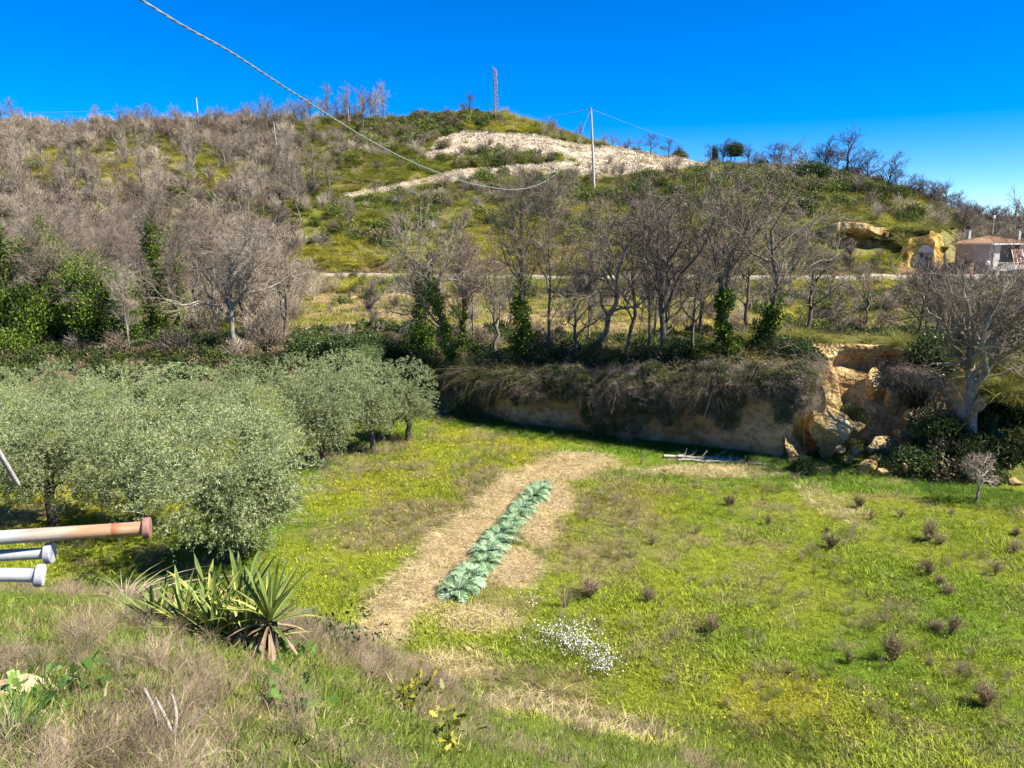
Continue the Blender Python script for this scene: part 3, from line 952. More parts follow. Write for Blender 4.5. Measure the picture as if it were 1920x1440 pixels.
# --- hillside ground cover
HV = [  # px,py,rx,ry, tussock density gain, colour
]
rs = np.random.default_rng(66)
def hillpts(n, y0, y1, a0=-0.85, a1=0.85):
    X, Y = sample(n, a0, a1, y0, y1, rs)
    Z = gz(X, Y)
    px, py = topix(X, Y, Z)
    _, w = hill_tint(X, Y, Z)
    _, Ys = base_z(X, Y)
    road = (Y > Ys[11] - 0.8) & (Y < Ys[12] + 0.3)
    hide = Y < Ys[16] + 6
    house = (X > 48) & (X < 66) & (Y > 88) & (Y < 104)
    cavez = inpoly(px, py, [(1530, 420), (1660, 420), (1660, 478), (1530, 478)]) | inpoly(px, py, [(1680, 430), (1800, 430), (1800, 515), (1680, 515)])
    k = ~road & hide & (Y > Ys[7] + 0.2) & ~house & ~cavez
    return X[k], Y[k], Z[k], px[k], py[k], w[k]
X, Y, Z, px, py, w = hillpts(52000, 42, 180)
n1 = fbm(X, Y, 8, 171)
n2 = fbm(X, Y, 3, 181)
ter = inpoly(px, py, [(560, 548), (1720, 555), (1720, 628), (560, 632)])
dens = 0.45 + 0.55 * sstep(0.36, 0.5, n1)
dens = np.where(w > 0.5, 0.02, dens)
dens = np.where(ter, 0.07, dens)
dens = np.where((px < 540) & (py > 380), dens * 0.6, dens)
bright = np.zeros(len(X))
for bx, by, rx, ry in ((700, 475, 170, 35), (950, 490, 200, 25), (180, 320, 190, 45), (380, 330, 120, 40), (1400, 600, 300, 60), (900, 235, 120, 25), (1620, 480, 100, 30), (1650, 390, 110, 45), (1000, 430, 200, 60), (650, 530, 120, 20), (1600, 540, 150, 20)):
    bright = np.maximum(bright, 1 - sstep(0.4, 1.3, ((px - bx) / rx) ** 2 + ((py - by) / ry) ** 2 + (n2 - 0.5)))
dens = np.maximum(dens, bright * 0.9 * (w < 0.5))
k = rs.random(len(X)) < dens
X, Y, Z, px, py, bright, n2, ter = [v[k] for v in (X, Y, Z, px, py, bright, n2, ter)]
c1, c2, c3 = np.array([0.18, 0.20, 0.026]), np.array([0.40, 0.37, 0.04]), np.array([0.38, 0.30, 0.13])
b = np.clip(bright * 0.75 + sstep(0.5, 0.68, n2) * 0.4, 0, 1)[:, None]
tc = c1 + (c2 - c1) * b
u = rs.random((len(X), 1))
tc = np.where(u < 0.16, c3, tc) * (0.65 + 0.7 * rs.random((len(X), 1)))
sz = (0.55 + 0.7 * rs.random(len(X))) * np.where(ter, 0.6, 1) * np.where(Y < 60, 0.75, 1)
scatter('hill_tussocks', 'yellow green tussock grass over the hillside', 'grass', np.stack([X, Y, Z], 1), sz, tc, tuss, 5, rs)
# turf on terraces
X, Y, Z, px, py, w = hillpts(60000, 40, 100)
k = (rs.random(len(X)) < 0.8) & (w < 0.5)
X, Y, Z = X[k], Y[k], Z[k]
n2 = fbm(X, Y, 3, 71)[:, None]
tc = np.array([0.24, 0.23, 0.04]) + (np.array([0.46, 0.35, 0.17]) - np.array([0.24, 0.23, 0.04])) * sstep(0.42, 0.56, n2 * 0.6 + 0.4 * fbm(X, Y, 9, 77)[:, None])
scatter('terrace_turf', 'thin dry turf on the terrace below the gravel road', 'grass', np.stack([X, Y, Z], 1), 2.0 + 1.6 * rs.random(len(X)), tc * (0.7 + 0.6 * rs.random((len(X), 1))), turf, 5, rs)
# shrubs
X, Y, Z, px, py, w = hillpts(16000, 46, 182)
n1 = fbm(X, Y, 11, 191)
n2 = fbm(X, Y, 3.5, 201)
dens = 0.45 * sstep(0.50, 0.62, n1 * 0.6 + n2 * 0.4)
for bx, by, rx, ry, g in ((1400, 365, 330, 40, 0.7), (700, 410, 120, 40, 0.4), (960, 298, 85, 10, 1.0), (830, 240, 90, 30, 0.7), (1560, 570, 150, 25, 0.8), (1100, 560, 450, 12, 0.5), (660, 540, 100, 12, 0.6), (740, 260, 60, 30, 0.6)):
    dens = np.maximum(dens, g * (((px - bx) / rx) ** 2 + ((py - by) / ry) ** 2 < 1))
island = ((px - 960) / 95) ** 2 + ((py - 298) / 12) ** 2 < 1
dens = np.where((w > 0.5) & ~island, 0.010, dens)
dens = np.where(inpoly(px, py, [(560, 562), (1450, 562), (1450, 630), (560, 630)]), 0.02, dens)
dens = np.where((px < 640) & (py > 250), dens * 0.3, dens)
k = rs.random(len(X)) < dens * 0.8
X, Y, Z, px, py = X[k], Y[k], Z[k], px[k], py[k]
u = rs.random((len(X), 1))
tc = np.where(u < 0.55, np.array([[0.095, 0.125, 0.022]]), np.where(u < 0.8, np.array([[0.17, 0.19, 0.035]]), np.array([[0.20, 0.17, 0.075]])))
sz = (0.7 + 1.1 * rs.random(len(X))) * np.where(Y > 100, 1.25, 0.8)
scatter('hill_scrub', 'dark green scrub scattered over the hillside', 'scrub', np.stack([X, Y, Z - 0.15], 1), sz, tc * (0.7 + 0.6 * rs.random((len(X), 1))), shr, 5, rs)
# bare brush
X, Y, Z, px, py, w = hillpts(46000, 44, 185)
n1 = fbm(X, Y, 9, 211)
dens = 0.03 + 0.22 * sstep(0.5, 0.62, n1)
dens = np.maximum(dens, np.where((px < 560 + 60 * (n1 - 0.5)), 0.16 + 0.3 * sstep(0.4, 0.6, n1), 0))
dens = np.maximum(dens, np.where((px > 1740) & (py < 560), 0.8, 0))
dens = np.where(w > 0.5, 0.01, dens)
dens = np.where(inpoly(px, py, [(560, 555), (1500, 560), (1500, 628), (560, 630)]), 0.04, dens)
gr = (((px - 230) / 260) ** 2 + ((py - 322) / 50) ** 2 + (fbm(X, Y, 7, 19) - 0.5) * 2 < 1)
dens = np.where(gr, 0.05, dens)
k = rs.random(len(X)) < dens * 0.7
X, Y, Z, px, py = X[k], Y[k], Z[k], px[k], py[k]
sz = (0.9 + 1.6 * rs.random(len(X)) ** 1.5) * np.where(Y > 100, 1.2, 0.85) * np.where(px < 600, 1.25, 0.8)
pale = rs.random((len(X), 1)) < 0.5
tc = np.where(pale, np.array([[0.33, 0.27, 0.19]]), np.array([[0.19, 0.145, 0.10]])) * (0.7 + 0.6 * rs.random((len(X), 1)))
scatter('hill_brush', 'leafless grey brown brush on the wooded slopes', 'brush', np.stack([X, Y, Z], 1), sz, tc, brush, 5, rs)
# dark thicket at the right and along the bank foot
X, Y = sample(14000, -0.75, 0.85, 30, 60, rs)
_, Ys = base_z(X, Y)
Z = gz(X, Y)
px, py = topix(X, Y, Z)
k = (Y > Ys[6] - 0.2) & (Y < Ys[8] + 1) & (((px > 1715) & (rs.random(len(X)) < 0.4)) | ((px < 860) & (rs.random(len(X)) < 0.35) & (Y > Ys[6] + 0.8)) | ((px > 860) & (px < 1660) & (Y > Ys[7] + 1.2) & (rs.random(len(X)) < 0.10)) | ((px > 860) & (px < 1520) & (Y > Ys[7] - 0.5) & (Y < Ys[7] + 2.6) & (rs.random(len(X)) < 0.6 * sstep(0.42, 0.6, fbm(X, Y, 2.2, 221)))))
X, Y, Z, px = X[k], Y[k], Z[k], px[k]
u = rs.random((len(X), 1))
tc = np.where(u < 0.6, np.array([[0.045, 0.065, 0.015]]), np.where(u < 0.8, np.array([[0.10, 0.12, 0.025]]), np.array([[0.17, 0.13, 0.07]])))
scatter('bank_scrub', 'dark scrub filling the banks behind the grove and the field', 'scrub', np.stack([X, Y, Z - 0.1], 1), 0.5 + 0.8 * rs.random(len(X)), tc * (0.7 + 0.6 * rs.random((len(X), 1))), shr, 5, rs)
# scree stones
X, Y, Z, px, py, w = hillpts(120000, 105, 175, -0.3, 0.35)
k = (w > 0.5)
X, Y, Z = X[k], Y[k], Z[k]
ms = []
for q in range(4):
    o = boulder('stone', (0, 0, 0), 0.5, 300 + q, M_SHRUB, 1, (1, 0.8, 0.7))
    me = o.data
    me.attributes.new('var', 'FLOAT', 'POINT').data.foreach_set('value', rs.random(len(me.vertices)).astype(np.float32))
    bpy.data.objects.remove(o)
    ms.append(me)
M_STONE, n_, l_ = newmat('scree_stone')
a_ = N(n_, 'ShaderNodeAttribute', attribute_name='tint', attribute_type='INSTANCER')
out_surface(n_, l_, a_.outputs['Color'], 0.95, 0, 0.1)
for me in ms:
    me.materials.clear()
    me.materials.append(M_STONE)
stc = proto_collection('scree_stone', ms)
scatter('scree_stones', 'pale loose stones on the bare upper slope', 'stones', np.stack([X, Y, Z + 0.1], 1), 0.18 + 0.4 * rs.random(len(X)) ** 3,
        np.array([0.48, 0.40, 0.29]) * (0.6 + 0.55 * rs.random((len(X), 1))), stc, 4, rs, 0.8)

# ------------------------------------------------------------------ trees
def bare_tree_meshes(seed, H=8, r=0.16, style='oak', fine=True, lean=(0, 0), n1=9, rmin=0.010):
    rs = np.random.default_rng(seed)
    if style == 'vase':
        P0, R0 = trunk(rs, H * 0.50, r, 10, lean, 0.14)
        P1, R1 = grow_children(rs, P0, R0, n1, H * 0.52, (14, 58), 0.22, 9, 0.40, 0.20, 0.70, 0.35, 0.03)
        P2, R2 = grow_children(rs, P1, R1, 8, H * 0.24, (20, 55), 0.16, 6, 0.15, 0.25, 0.55, 0.4, 0.018)
    elif style == 'oak':
        P0, R0 = trunk(rs, H * 0.62, r, 10, lean, 0.22)
        P1, R1 = grow_children(rs, P0, R0, n1, H * 0.42, (30, 70), 0.25, 7, 0.38, 0.30, 0.62, 0.4, 0.03)
        P2, R2 = grow_children(rs, P1, R1, 6, H * 0.20, (25, 65), 0.10, 5, 0.2, 0.30, 0.6, 0.4, 0.018)
    else:                                              # upright, slender stems
        P0, R0 = trunk(rs, H * 0.85, r, 10, lean, 0.10)
        P1, R1 = grow_children(rs, P0, R0, n1 + 5, H * 0.28, (20, 50), 0.45, 6, 0.25, 0.16, 0.5, 0.4, 0.02)
        P2, R2 = grow_children(rs, P1, R1, 5, H * 0.13, (20, 50), 0.25, 4, 0.2, 0.2, 0.6, 0.4, 0.014)
    P3, R3 = grow_children(rs, P2, R2, 5, H * 0.11, (20, 60), 0.05, 4, 0.15, 0.30, 0.6, 0.5, rmin)
    tv, tq = tubes(P0, R0, 8)
    a, b = tubes(P1, R1, 6)
    V, Q = [tv, a], [tq, b + len(tv)]
    trunkm = (np.vstack(V), np.vstack(Q))
    V, Q, n = [], [], 0
    lev = [(P2, R2, 4), (P3, R3, 3)]
    if fine:
        P4, R4 = grow_children(rs, P3, R3, 4, H * 0.065, (15, 60), 0.05, 3, 0.2, 0.3, 0.7, 0.6, rmin * 0.85)
        lev.append((P4, R4, 3))
    for P_, R_, s in lev:
        a, b = tubes(P_, R_, s)
        V.append(a)
        Q.append(b + n)
        n += len(a)
    crown = (np.vstack(V), np.vstack(Q))
    return trunkm, crown, (P0, R0, P1, R1)
def make_tree(tm, cm, name, label, loc, rz=0, scl=1.0, group=None, cat='tree'):
    t = thing(name, label, cat, loc, rz, group, scl)
    link('trunk', tm, t)
    link('crown', cm, t)
    return t
def tree_protos(seeds, style, mt, mc, **k):
    out = []
    for s in seeds:
        a, b, sk = bare_tree_meshes(s, style=style, **k)
        out.append((mesh_np('trunk', *a, mt, True), mesh_np('crown', *b, mc, False), sk))
    return out
OAKS = tree_protos([1, 2, 3, 4, 5], 'oak', M_BARK, M_TWIG, H=8, r=0.15, rmin=0.011)
SLIM = tree_protos([11, 12, 13], 'slim', M_BARKP, M_TWIGP, H=8, r=0.09, rmin=0.011)
FAR = tree_protos([21, 22, 23, 24, 25], 'oak', M_BARK, M_TWIG, H=7, r=0.14, fine=False, rmin=0.017)
FARD = tree_protos([31, 32, 33], 'oak', M_TWIGD, M_TWIGD, H=8, r=0.16, fine=False, rmin=0.02, n1=11)
FARS = tree_protos([41, 42, 43], 'slim', M_BARK, M_TWIGP, H=7, r=0.08, fine=False, rmin=0.016)

def ivy_mesh(rs, P, Rr, n, thick, L=0.13, mat=M_IVY, zcut=None, clump=26):
    """ivy leaves wrapped round stems"""
    B, K, _ = P.shape
    seg = np.linalg.norm(P[:, 1:] - P[:, :-1], axis=-1).ravel()
    seg = seg / seg.sum()
    cc = rs.choice(len(seg), clump, p=seg)
    bi, ki = cc // (K - 1), cc % (K - 1)
    t = rs.random((clump, 1))
    C = P[bi, ki] * (1 - t) + P[bi, ki + 1] * t
    C = C + rs.normal(size=(clump, 3)) * thick * 0.35
    rad = thick * (0.5 + 0.8 * rs.random(clump))
    k = rs.integers(0, clump, n)
    d = unit(rs.normal(size=(n, 3)))
    pts = C[k] + d * (rad[k] * rs.random(n) ** 0.35)[:, None] * np.array([1, 1, 1.5])
    pts = pts[pts[:, 2] > 0]
    d = d[:len(pts)]
    V, Q, var = ribbons_leaf(rs, pts, L, L * 0.8, None)
    return mesh_np('ivy', V, Q, mat, False, attrs={'var': var})

# hero trees along the cliff top: px, py(base), Y, height(m), proto, seed, ivy(None / (mat, zfrac, thick)), label
def hero(px, py, Y, H, style, seed, label, ivy=None, lean=(0, 0), r=0.16, mt=M_BARK, mc=M_TWIG, n1=9, rz=None, z_off=0, name='bare_tree', fine=True, group=None):
    a = ray(px, py)[0]
    X = a * Y
    zg = float(gz(X, Y)) + z_off
    A, Bc, sk = bare_tree_meshes(seed, H=H, r=r, style=style, lean=lean, n1=n1, rmin=0.010 if Y < 60 else 0.016, fine=fine)
    t = thing(name, label, 'tree', (X, Y, zg), 0 if rz is None else rz, group)
    link('trunk', mesh_np('trunk', *A, mt, True), t)
    link('crown', mesh_np('crown', *Bc, mc, False), t)
    if ivy:
        mat, frac, thick, n = ivy
        rs = np.random.default_rng(seed + 900)
        P0, R0, P1, R1 = sk
        K = P0.shape[1]
        kk = max(2, int(K * frac))
        link('ivy', ivy_mesh(rs, P0[:, :kk], R0, n, thick, mat=mat, clump=34), t)
        if frac > 1:
            link('ivy', ivy_mesh(rs, P1[:, :5], R1, n * 2, thick * 1.25, mat=mat, clump=60), t)
    return t
hero(442, 655, 53, 11.0, 'vase', 501, 'tall pale grey leafless tree with a wide fan of twigs in the left wood', None, (-0.04, 0), 0.22, M_BARKP, M_TWIGP, 12)
hero(848, 690, 43.5, 11.0, 'oak', 502, 'tree with bright yellow green ivy up its trunk at the left cliff end', (M_IVYL, 0.95, 0.38, 5200), (-0.02, 0), 0.15, mc=M_TWIGP)
hero(798, 640, 46, 6.5, 'slim', 503, 'dark ivy column of a tree left of the brightest ivy trunk', (M_IVY, 0.9, 0.55, 6500), (0, 0), 0.12)
hero(868, 630, 47, 6.8, 'slim', 504, 'thin tree with a little ivy just right of the brightest ivy trunk', (M_IVYL, 0.6, 0.2, 900), (0, 0), 0.08)
hero(985, 665, 42.2, 10.2, 'slim', 505, 'upright many stemmed tree with dark ivy on its lower half above the cliff middle', (M_IVY, 0.62, 0.42, 4200), (0.0, 0), 0.15, n1=12, mc=M_TWIG)
hero(1028, 660, 42.2, 10.0, 'slim', 506, 'slim tree without ivy above the cliff middle', None, (0.01, 0), 0.09)
hero(1095, 690, 40.2, 10.4, 'oak', 507, 'crooked tree whose bent trunk leans right over the cliff edge', None, (0.16, 0.0), 0.17, n1=10)
hero(1180, 655, 41.7, 9.5, 'oak', 508, 'leafless tree with slightly leaning trunk between the crooked one and the tallest', None, (0.06, 0), 0.13)
hero(1240, 670, 40.2, 11.0, 'vase', 509, 'tallest leafless oak above the cliff with forked dark upper limbs', None, (0.0, 0), 0.18, n1=9, mc=M_TWIGD)
hero(1302, 660, 41.2, 7.4, 'oak', 510, 'low spreading leafless tree between the tallest oak and the dark ivy trunk', None, (0.03, 0), 0.11)
hero(1362, 690, 37.7, 10.6, 'vase', 511, 'leafless oak with a thick sleeve of dark ivy above the right half of the cliff', (M_IVY, 0.75, 0.36, 5600), (-0.05, 0), 0.18)
hero(1432, 700, 36.5, 10.2, 'oak', 512, 'rightmost ivy clad tree beside the ochre scarp with loose ivy round its foot', (M_IVY, 0.5, 0.45, 3800), (0.05, 0), 0.14)
hero(1478, 560, 78, 8.0, 'oak', 513, 'leafless tree standing just below the gravel road above the scarp', None, (0.05, 0), 0.14)
hero(1590, 545, 84, 4.6, 'slim', 514, 'small thin tree at the road verge below the cave', None, (0, 0), 0.06)
hero(705, 645, 54, 3.6, 'slim', 515, 'thin lone sapling standing at the left end of the terrace', None, (0, 0), 0.05, mt=M_BARKP)
hero(1812, 880, 31.8, 9.6, 'vase', 516, 'big pale trunked leafless tree at the right edge of the field', None, (-0.03, 0.02), 0.27, M_BARKP, M_TWIG, 13)
hero(1915, 700, 37, 8.0, 'oak', 517, 'leafless tree cut by the right frame edge behind the big pale trunked one', None, (0.03, 0), 0.16)
hero(1715, 640, 47, 5.5, 'oak', 518, 'small dark leafless tree in the scrub left of the big pale trunked one', None, (0.1, 0), 0.1, mc=M_TWIGD)
hero(1560, 690, 41, 3.2, 'oak', 519, 'little leafless tree growing on the lip above the scarp', None, (0.1, 0), 0.06)
hero(118, 560, 58, 11.5, 'oak', 530, 'tree whose whole crown is wrapped in yellow green ivy in the upper left wood', (M_IVYL, 1.01, 0.8, 13000), (0, 0), 0.16)
hero(62, 600, 55, 8.0, 'slim', 531, 'ivy stem left of the tree with the ivy wrapped crown', (M_IVYL, 1.0, 0.6, 9000), (0, 0), 0.1)
hero(6, 600, 55, 8.5, 'slim', 532, 'dark ivy stem at the left frame edge of the wood', (M_IVY, 1.0, 0.8, 11000), (0, 0), 0.1)
hero(165, 620, 54, 7.0, 'oak', 533, 'dark ivy tree below the tree with the ivy wrapped crown', (M_IVY, 1.01, 0.85, 12000), (0, 0), 0.12)
hero(296, 600, 56, 10.2, 'slim', 534, 'tall stem with ragged yellow green ivy in the middle of the left wood', (M_IVYL, 1.0, 0.6, 9000), (0.02, 0), 0.11)
hero(340, 610, 56, 8.0, 'slim', 535, 'thin ivy stem right of the tall ragged ivy stem', (M_IVYL, 0.95, 0.4, 5000), (0, 0), 0.09)
hero(240, 640, 54, 6.5, 'oak', 536, 'low dark ivy tree between the two ivy groups of the left wood', (M_IVY, 1.01, 0.7, 9000), (0, 0), 0.1)
# fruit tree
t = onfield(1830, 944)
A, Bc, sk = bare_tree_meshes(520, H=2.2, r=0.06, style='oak', n1=8, rmin=0.006)
tt = thing('fruit_tree', 'tiny leafless fruit tree standing alone on the grass in front of the big pale trunk', 'tree', (t[0], t[1], float(gz(*t))))
link('trunk', mesh_np('trunk', *A, M_BARKP, True), tt)
link('crown', mesh_np('crown', *Bc, M_TWIGP, False), tt)

# woods: individuals
rs = np.random.default_rng(77)
def place_word(px, words):
    return words[min(len(words) - 1, int(np.searchsorted([w_[0] for w_ in words], px)))][1]
def wood(n, poly, y0, y1, protos, smin, smax, name, label, group, minpx=14, tries=9000, seed=1, a0=-0.85, a1=0.85, sink=0.1, words=None):
    rs = np.random.default_rng(seed)
    X, Y = sample(tries, a0, a1, y0, y1, rs)
    Z = gz(X, Y)
    px, py = topix(X, Y, Z)
    ok = inpoly(px, py, poly)
    _, w = hill_tint(X, Y, Z)
    ok &= w < 0.5
    _, Ys = base_z(X, Y)
    ok &= ~((Y > Ys[11] - 1) & (Y < Ys[12] + 0.6))
    ok &= ~((X > 46) & (X < 66) & (Y > 84) & (Y < 104))
    idx = np.where(ok)[0]
    pts = []
    for i in idx:
        if len(pts) >= n:
            break
        if all((px[i] - q[0]) ** 2 + (2.2 * (py[i] - q[1])) ** 2 > minpx ** 2 for q in pts):
            pts.append((px[i], py[i]))
            tm, cm, _ = protos[rs.integers(len(protos))]
            s = smin + (smax - smin) * rs.random()
            wd = place_word(px[i], words) if words else ''
            make_tree(tm, cm, name, label + wd, (X[i], Y[i], Z[i] - sink), rs.random() * 6.28, s, group + wd)
    return len(pts)
w = {}
w['a'] = wood(19, [(0, 560), (560, 575), (580, 690), (0, 690)], 50, 76, OAKS + SLIM, 0.75, 1.15, 'bare_tree', 'leafless tree of the wood right behind the olive grove', 'leafless trees behind the olive grove', 26, seed=1, words=[(130, ' at its left end'), (260, ' above the rusty leaved sapling'), (400, ' near the ragged ivy stem'), (9999, ' at its right end')])
w['b'] = wood(34, [(0, 470), (560, 470), (560, 565), (0, 565)], 72, 104, OAKS + SLIM + FAR, 0.75, 1.1, 'bare_tree', 'leafless tree on the lower part of the wooded left slope', 'leafless trees on the lower left slope', 24, seed=2, words=[(130, ' at its left end'), (260, ' above the rusty leaved sapling'), (400, ' near the ragged ivy stem'), (9999, ' at its right end')])
w['c'] = wood(42, [(0, 330), (640, 330), (560, 470), (0, 470)], 100, 150, FAR + FARS, 0.9, 1.35, 'bare_tree', 'leafless tree halfway up the wooded left hillside', 'leafless trees halfway up the left hillside', 20, seed=3, words=[(130, ' at its left end'), (260, ' above the rusty leaved sapling'), (400, ' near the ragged ivy stem'), (9999, ' at its right end')])
w['d'] = wood(46, [(0, 240), (740, 215), (720, 335), (0, 335)], 135, 182, FAR + FARS, 0.8, 1.2, 'bare_tree', 'leafless tree near the crest of the left hillside', 'leafless trees near the left crest', 15, seed=4, words=[(130, ' at its left end'), (260, ' above the rusty leaved sapling'), (400, ' near the ragged ivy stem'), (9999, ' at its right end')])
w['e'] = wood(12, [(560, 350), (1500, 350), (1500, 500), (560, 500)], 97, 135, OAKS + FAR, 0.4, 0.75, 'bare_tree', 'small leafless tree on the green middle slope', 'small leafless trees on the middle slope', 50, seed=5, words=[(800, ' below the left end of the scree'), (1100, ' below the middle of the scree'), (9999, ' right of the wooden pole')])
w['i'] = wood(12, [(880, 600), (1520, 600), (1520, 700), (880, 700)], 41, 50, OAKS + SLIM, 0.65, 1.05, 'bare_tree', 'leafless tree in the row over the cliff', 'leafless trees in the row over the cliff', 30, seed=12, words=[(1000, ' near the middle ivy tree'), (1120, ' near the crooked tree'), (1300, ' near the tallest oak'), (9999, ' near the thick ivy sleeve')])
w['f'] = wood(24, [(1740, 390), (1930, 400), (1930, 520), (1790, 520), (1770, 440)], 98, 180, FAR + FARD, 0.55, 0.9, 'bare_tree', 'leafless tree on the distant slope behind the house', 'leafless trees behind the house', 10, seed=6)
w['g'] = wood(8, [(1180, 540), (1920, 540), (1920, 650), (1180, 650)], 46, 86, OAKS, 0.45, 0.8, 'bare_tree', 'scrubby leafless tree on the terrace between the cliff and the road', 'scrubby leafless trees on the terrace', 45, seed=7, words=[(1500, ' over the cliff'), (1700, ' over the scarp'), (9999, ' at the right')])
w['h'] = wood(10, [(1690, 600), (1930, 600), (1930, 860), (1720, 860)], 31, 60, OAKS, 0.3, 0.6, 'bare_tree', 'leafless sapling in the dark thicket at the right', 'leafless saplings in the right thicket', 22, seed=8)
# trees cut out against the sky, placed one by one: px, py of foot, Y, height, dark?
def skyline(px, py, H, label, dark=True, k=0, group=None, spread=1.0):
    # stand on the ground just in front of the crest
    L = LINES[16]
    a = ray(px, py)[0]
    Y = float(np.interp(a, L[0], L[1])) - 4
    X = a * Y
    pr = (FARD if dark else FAR)
    tm, cm, _ = pr[k % len(pr)]
    Hn = 8 if dark else 7
    t = make_tree(tm, cm, 'bare_tree', label, (X, Y, float(gz(X, Y)) - 0.2), k * 1.7, 1.0, group)
    t.scale = (H / Hn * spread, H / Hn * spread, H / Hn)
skyline(882, 222, 6.0, 'dark round headed leafless tree on the summit left of the lattice mast', True, 1)
skyline(680, 225, 8.0, 'dark leafless tree on the crest where the cable crosses the skyline', False, 2)
skyline(655, 225, 6.5, 'slimmer leafless tree at the left of the crest tree under the cable', False, 3)
skyline(1545, 330, 7.0, 'leftmost of the dark leafless trees on the right spur skyline', True, 0)
skyline(1590, 335, 9.6, 'tallest dark leafless tree on the right spur skyline', True, 1, None, 1.15)
skyline(1625, 345, 8.0, 'dark leafless tree leaning right beside the tallest on the spur skyline', True, 2)
skyline(1665, 350, 7.4, 'broad dark leafless tree at the lower end of the spur skyline', True, 0, None, 1.2)
skyline(1722, 385, 5.6, 'dark bushy leafless tree where the spur drops to the house', True, 1, None, 1.1)
skyline(1220, 290, 5.0, 'dark leafless tree right of the wooden pole on the skyline', True, 2, None, 1.3)
skyline(1255, 296, 4.6, 'lower dark leafless tree further right of the wooden pole', True, 1, None, 1.2)
skyline(1090, 266, 4.2, 'reddish leafless bush just left of the wooden pole top', False, 1)
skyline(1355, 312, 5.2, 'dark leafless tree wrapped in greenery at the end of the scree skyline', True, 0, None, 1.2)
for i, (a_, b_) in enumerate(((1330, 1720), (1010, 1060), (1130, 1200), (1740, 1920), (250, 640), (700, 860), (0, 260))):
    rr = np.random.default_rng(400 + i)
    lab = ['low leafless tree in the dark row on the skyline right of the scree', 'short leafless shrub tree on the summit right of the lattice mast', 'leafless bush on the skyline behind the wooden pole', 'far leafless tree on the low skyline above the house',
           'leafless tree cut out against the sky on the left crest', 'leafless tree on the crest left of the summit', 'small leafless tree on the far left skyline'][i]
    n = [20, 4, 5, 18, 20, 8, 10][i]
    lab0 = lab
    for q in range(n):
        px = a_ + (b_ - a_) * (q + rr.random()) / n
        if i == 4:
            lab = 'leafless tree cut out against the sky ' + place_word(px, [(365, 'left of the pale concrete pole'), (440, 'right of the pale concrete pole'), (515, 'above the slim pale pole'), (580, 'left of the cable on the crest'), (9999, 'under the cable on the crest')])
        skyline(px, 260, [4.6, 2.6, 2.8, 4.6, 5.0, 3.2, 3.6][i] * (0.7 + 0.6 * rr.random()), lab, i in (0, 3), int(rr.integers(9)), lab.replace('tree', 'trees').replace('bush ', 'bushes '), 1.1)

# ------------------------------------------------------------------ evergreen / ivy masses
rs = np.random.default_rng(88)
def bush_proto(seed, n, L, Wd, mat, lump=9):
    rs = np.random.default_rng(seed)
    V, Q, var = leafy_mesh('leaves', rs, n, L, Wd, mat, lump=lump)
    lv = mesh_np('foliage', V, Q, mat, False, attrs={'var': var})
    P0, R0 = trunk(rs, 0.7, 0.03, 5)
    P1, R1 = grow_children(rs, P0, R0, 9, 0.6, (20, 70), 0.2, 4, 0.0, 0.2)
    a, b = tubes(P0, R0, 5)
    c, d = tubes(P1, R1, 4)
    st = mesh_np('stems', np.vstack([a, c]), np.vstack([b, d + len(a)]), M_BARKD, True)
    return lv, st
BUSH = [bush_proto(600 + k, 7500, 0.07, 0.038, M_EVER, 12) for k in range(3)]
BUSHI = [bush_proto(610 + k, 9000, 0.062, 0.045, M_IVYL if k == 1 else M_IVY, 12) for k in range(3)]
M_BROOM = mat_leaf('broom_stems', [(0, (0.035, 0.05, 0.012)), (0.6, (0.085, 0.11, 0.025)), (1, (0.17, 0.18, 0.05))], 0.1, 0.6, 0.2)
BUSHB = [bush_proto(620 + k, 4200, 0.14, 0.02, M_BROOM, 6) for k in range(2)]
M_RUST = mat_leaf('rusty_oak_leaves', [(0, (0.22, 0.10, 0.04)), (0.5, (0.45, 0.22, 0.10)), (1, (0.6, 0.38, 0.2))], 0.25, 0.7, 0.1)
BUSHR = [bush_proto(630, 1500, 0.10, 0.07, M_RUST, 5)]
def bush(name, label, cat, px, Y, zoff, s, protos, k, py=600, group=None):
    X = ray(px, py)[0] * Y
    t = thing(name, label, cat, (X, Y, float(gz(X, Y)) + zoff), k * 2.1, group)
    t.scale = [float(v) for v in (s if hasattr(s, '__len__') else (s, s, s))]
    lv, st = protos[k % len(protos)]
    link('foliage', lv, t)
    link('stems', st, t)
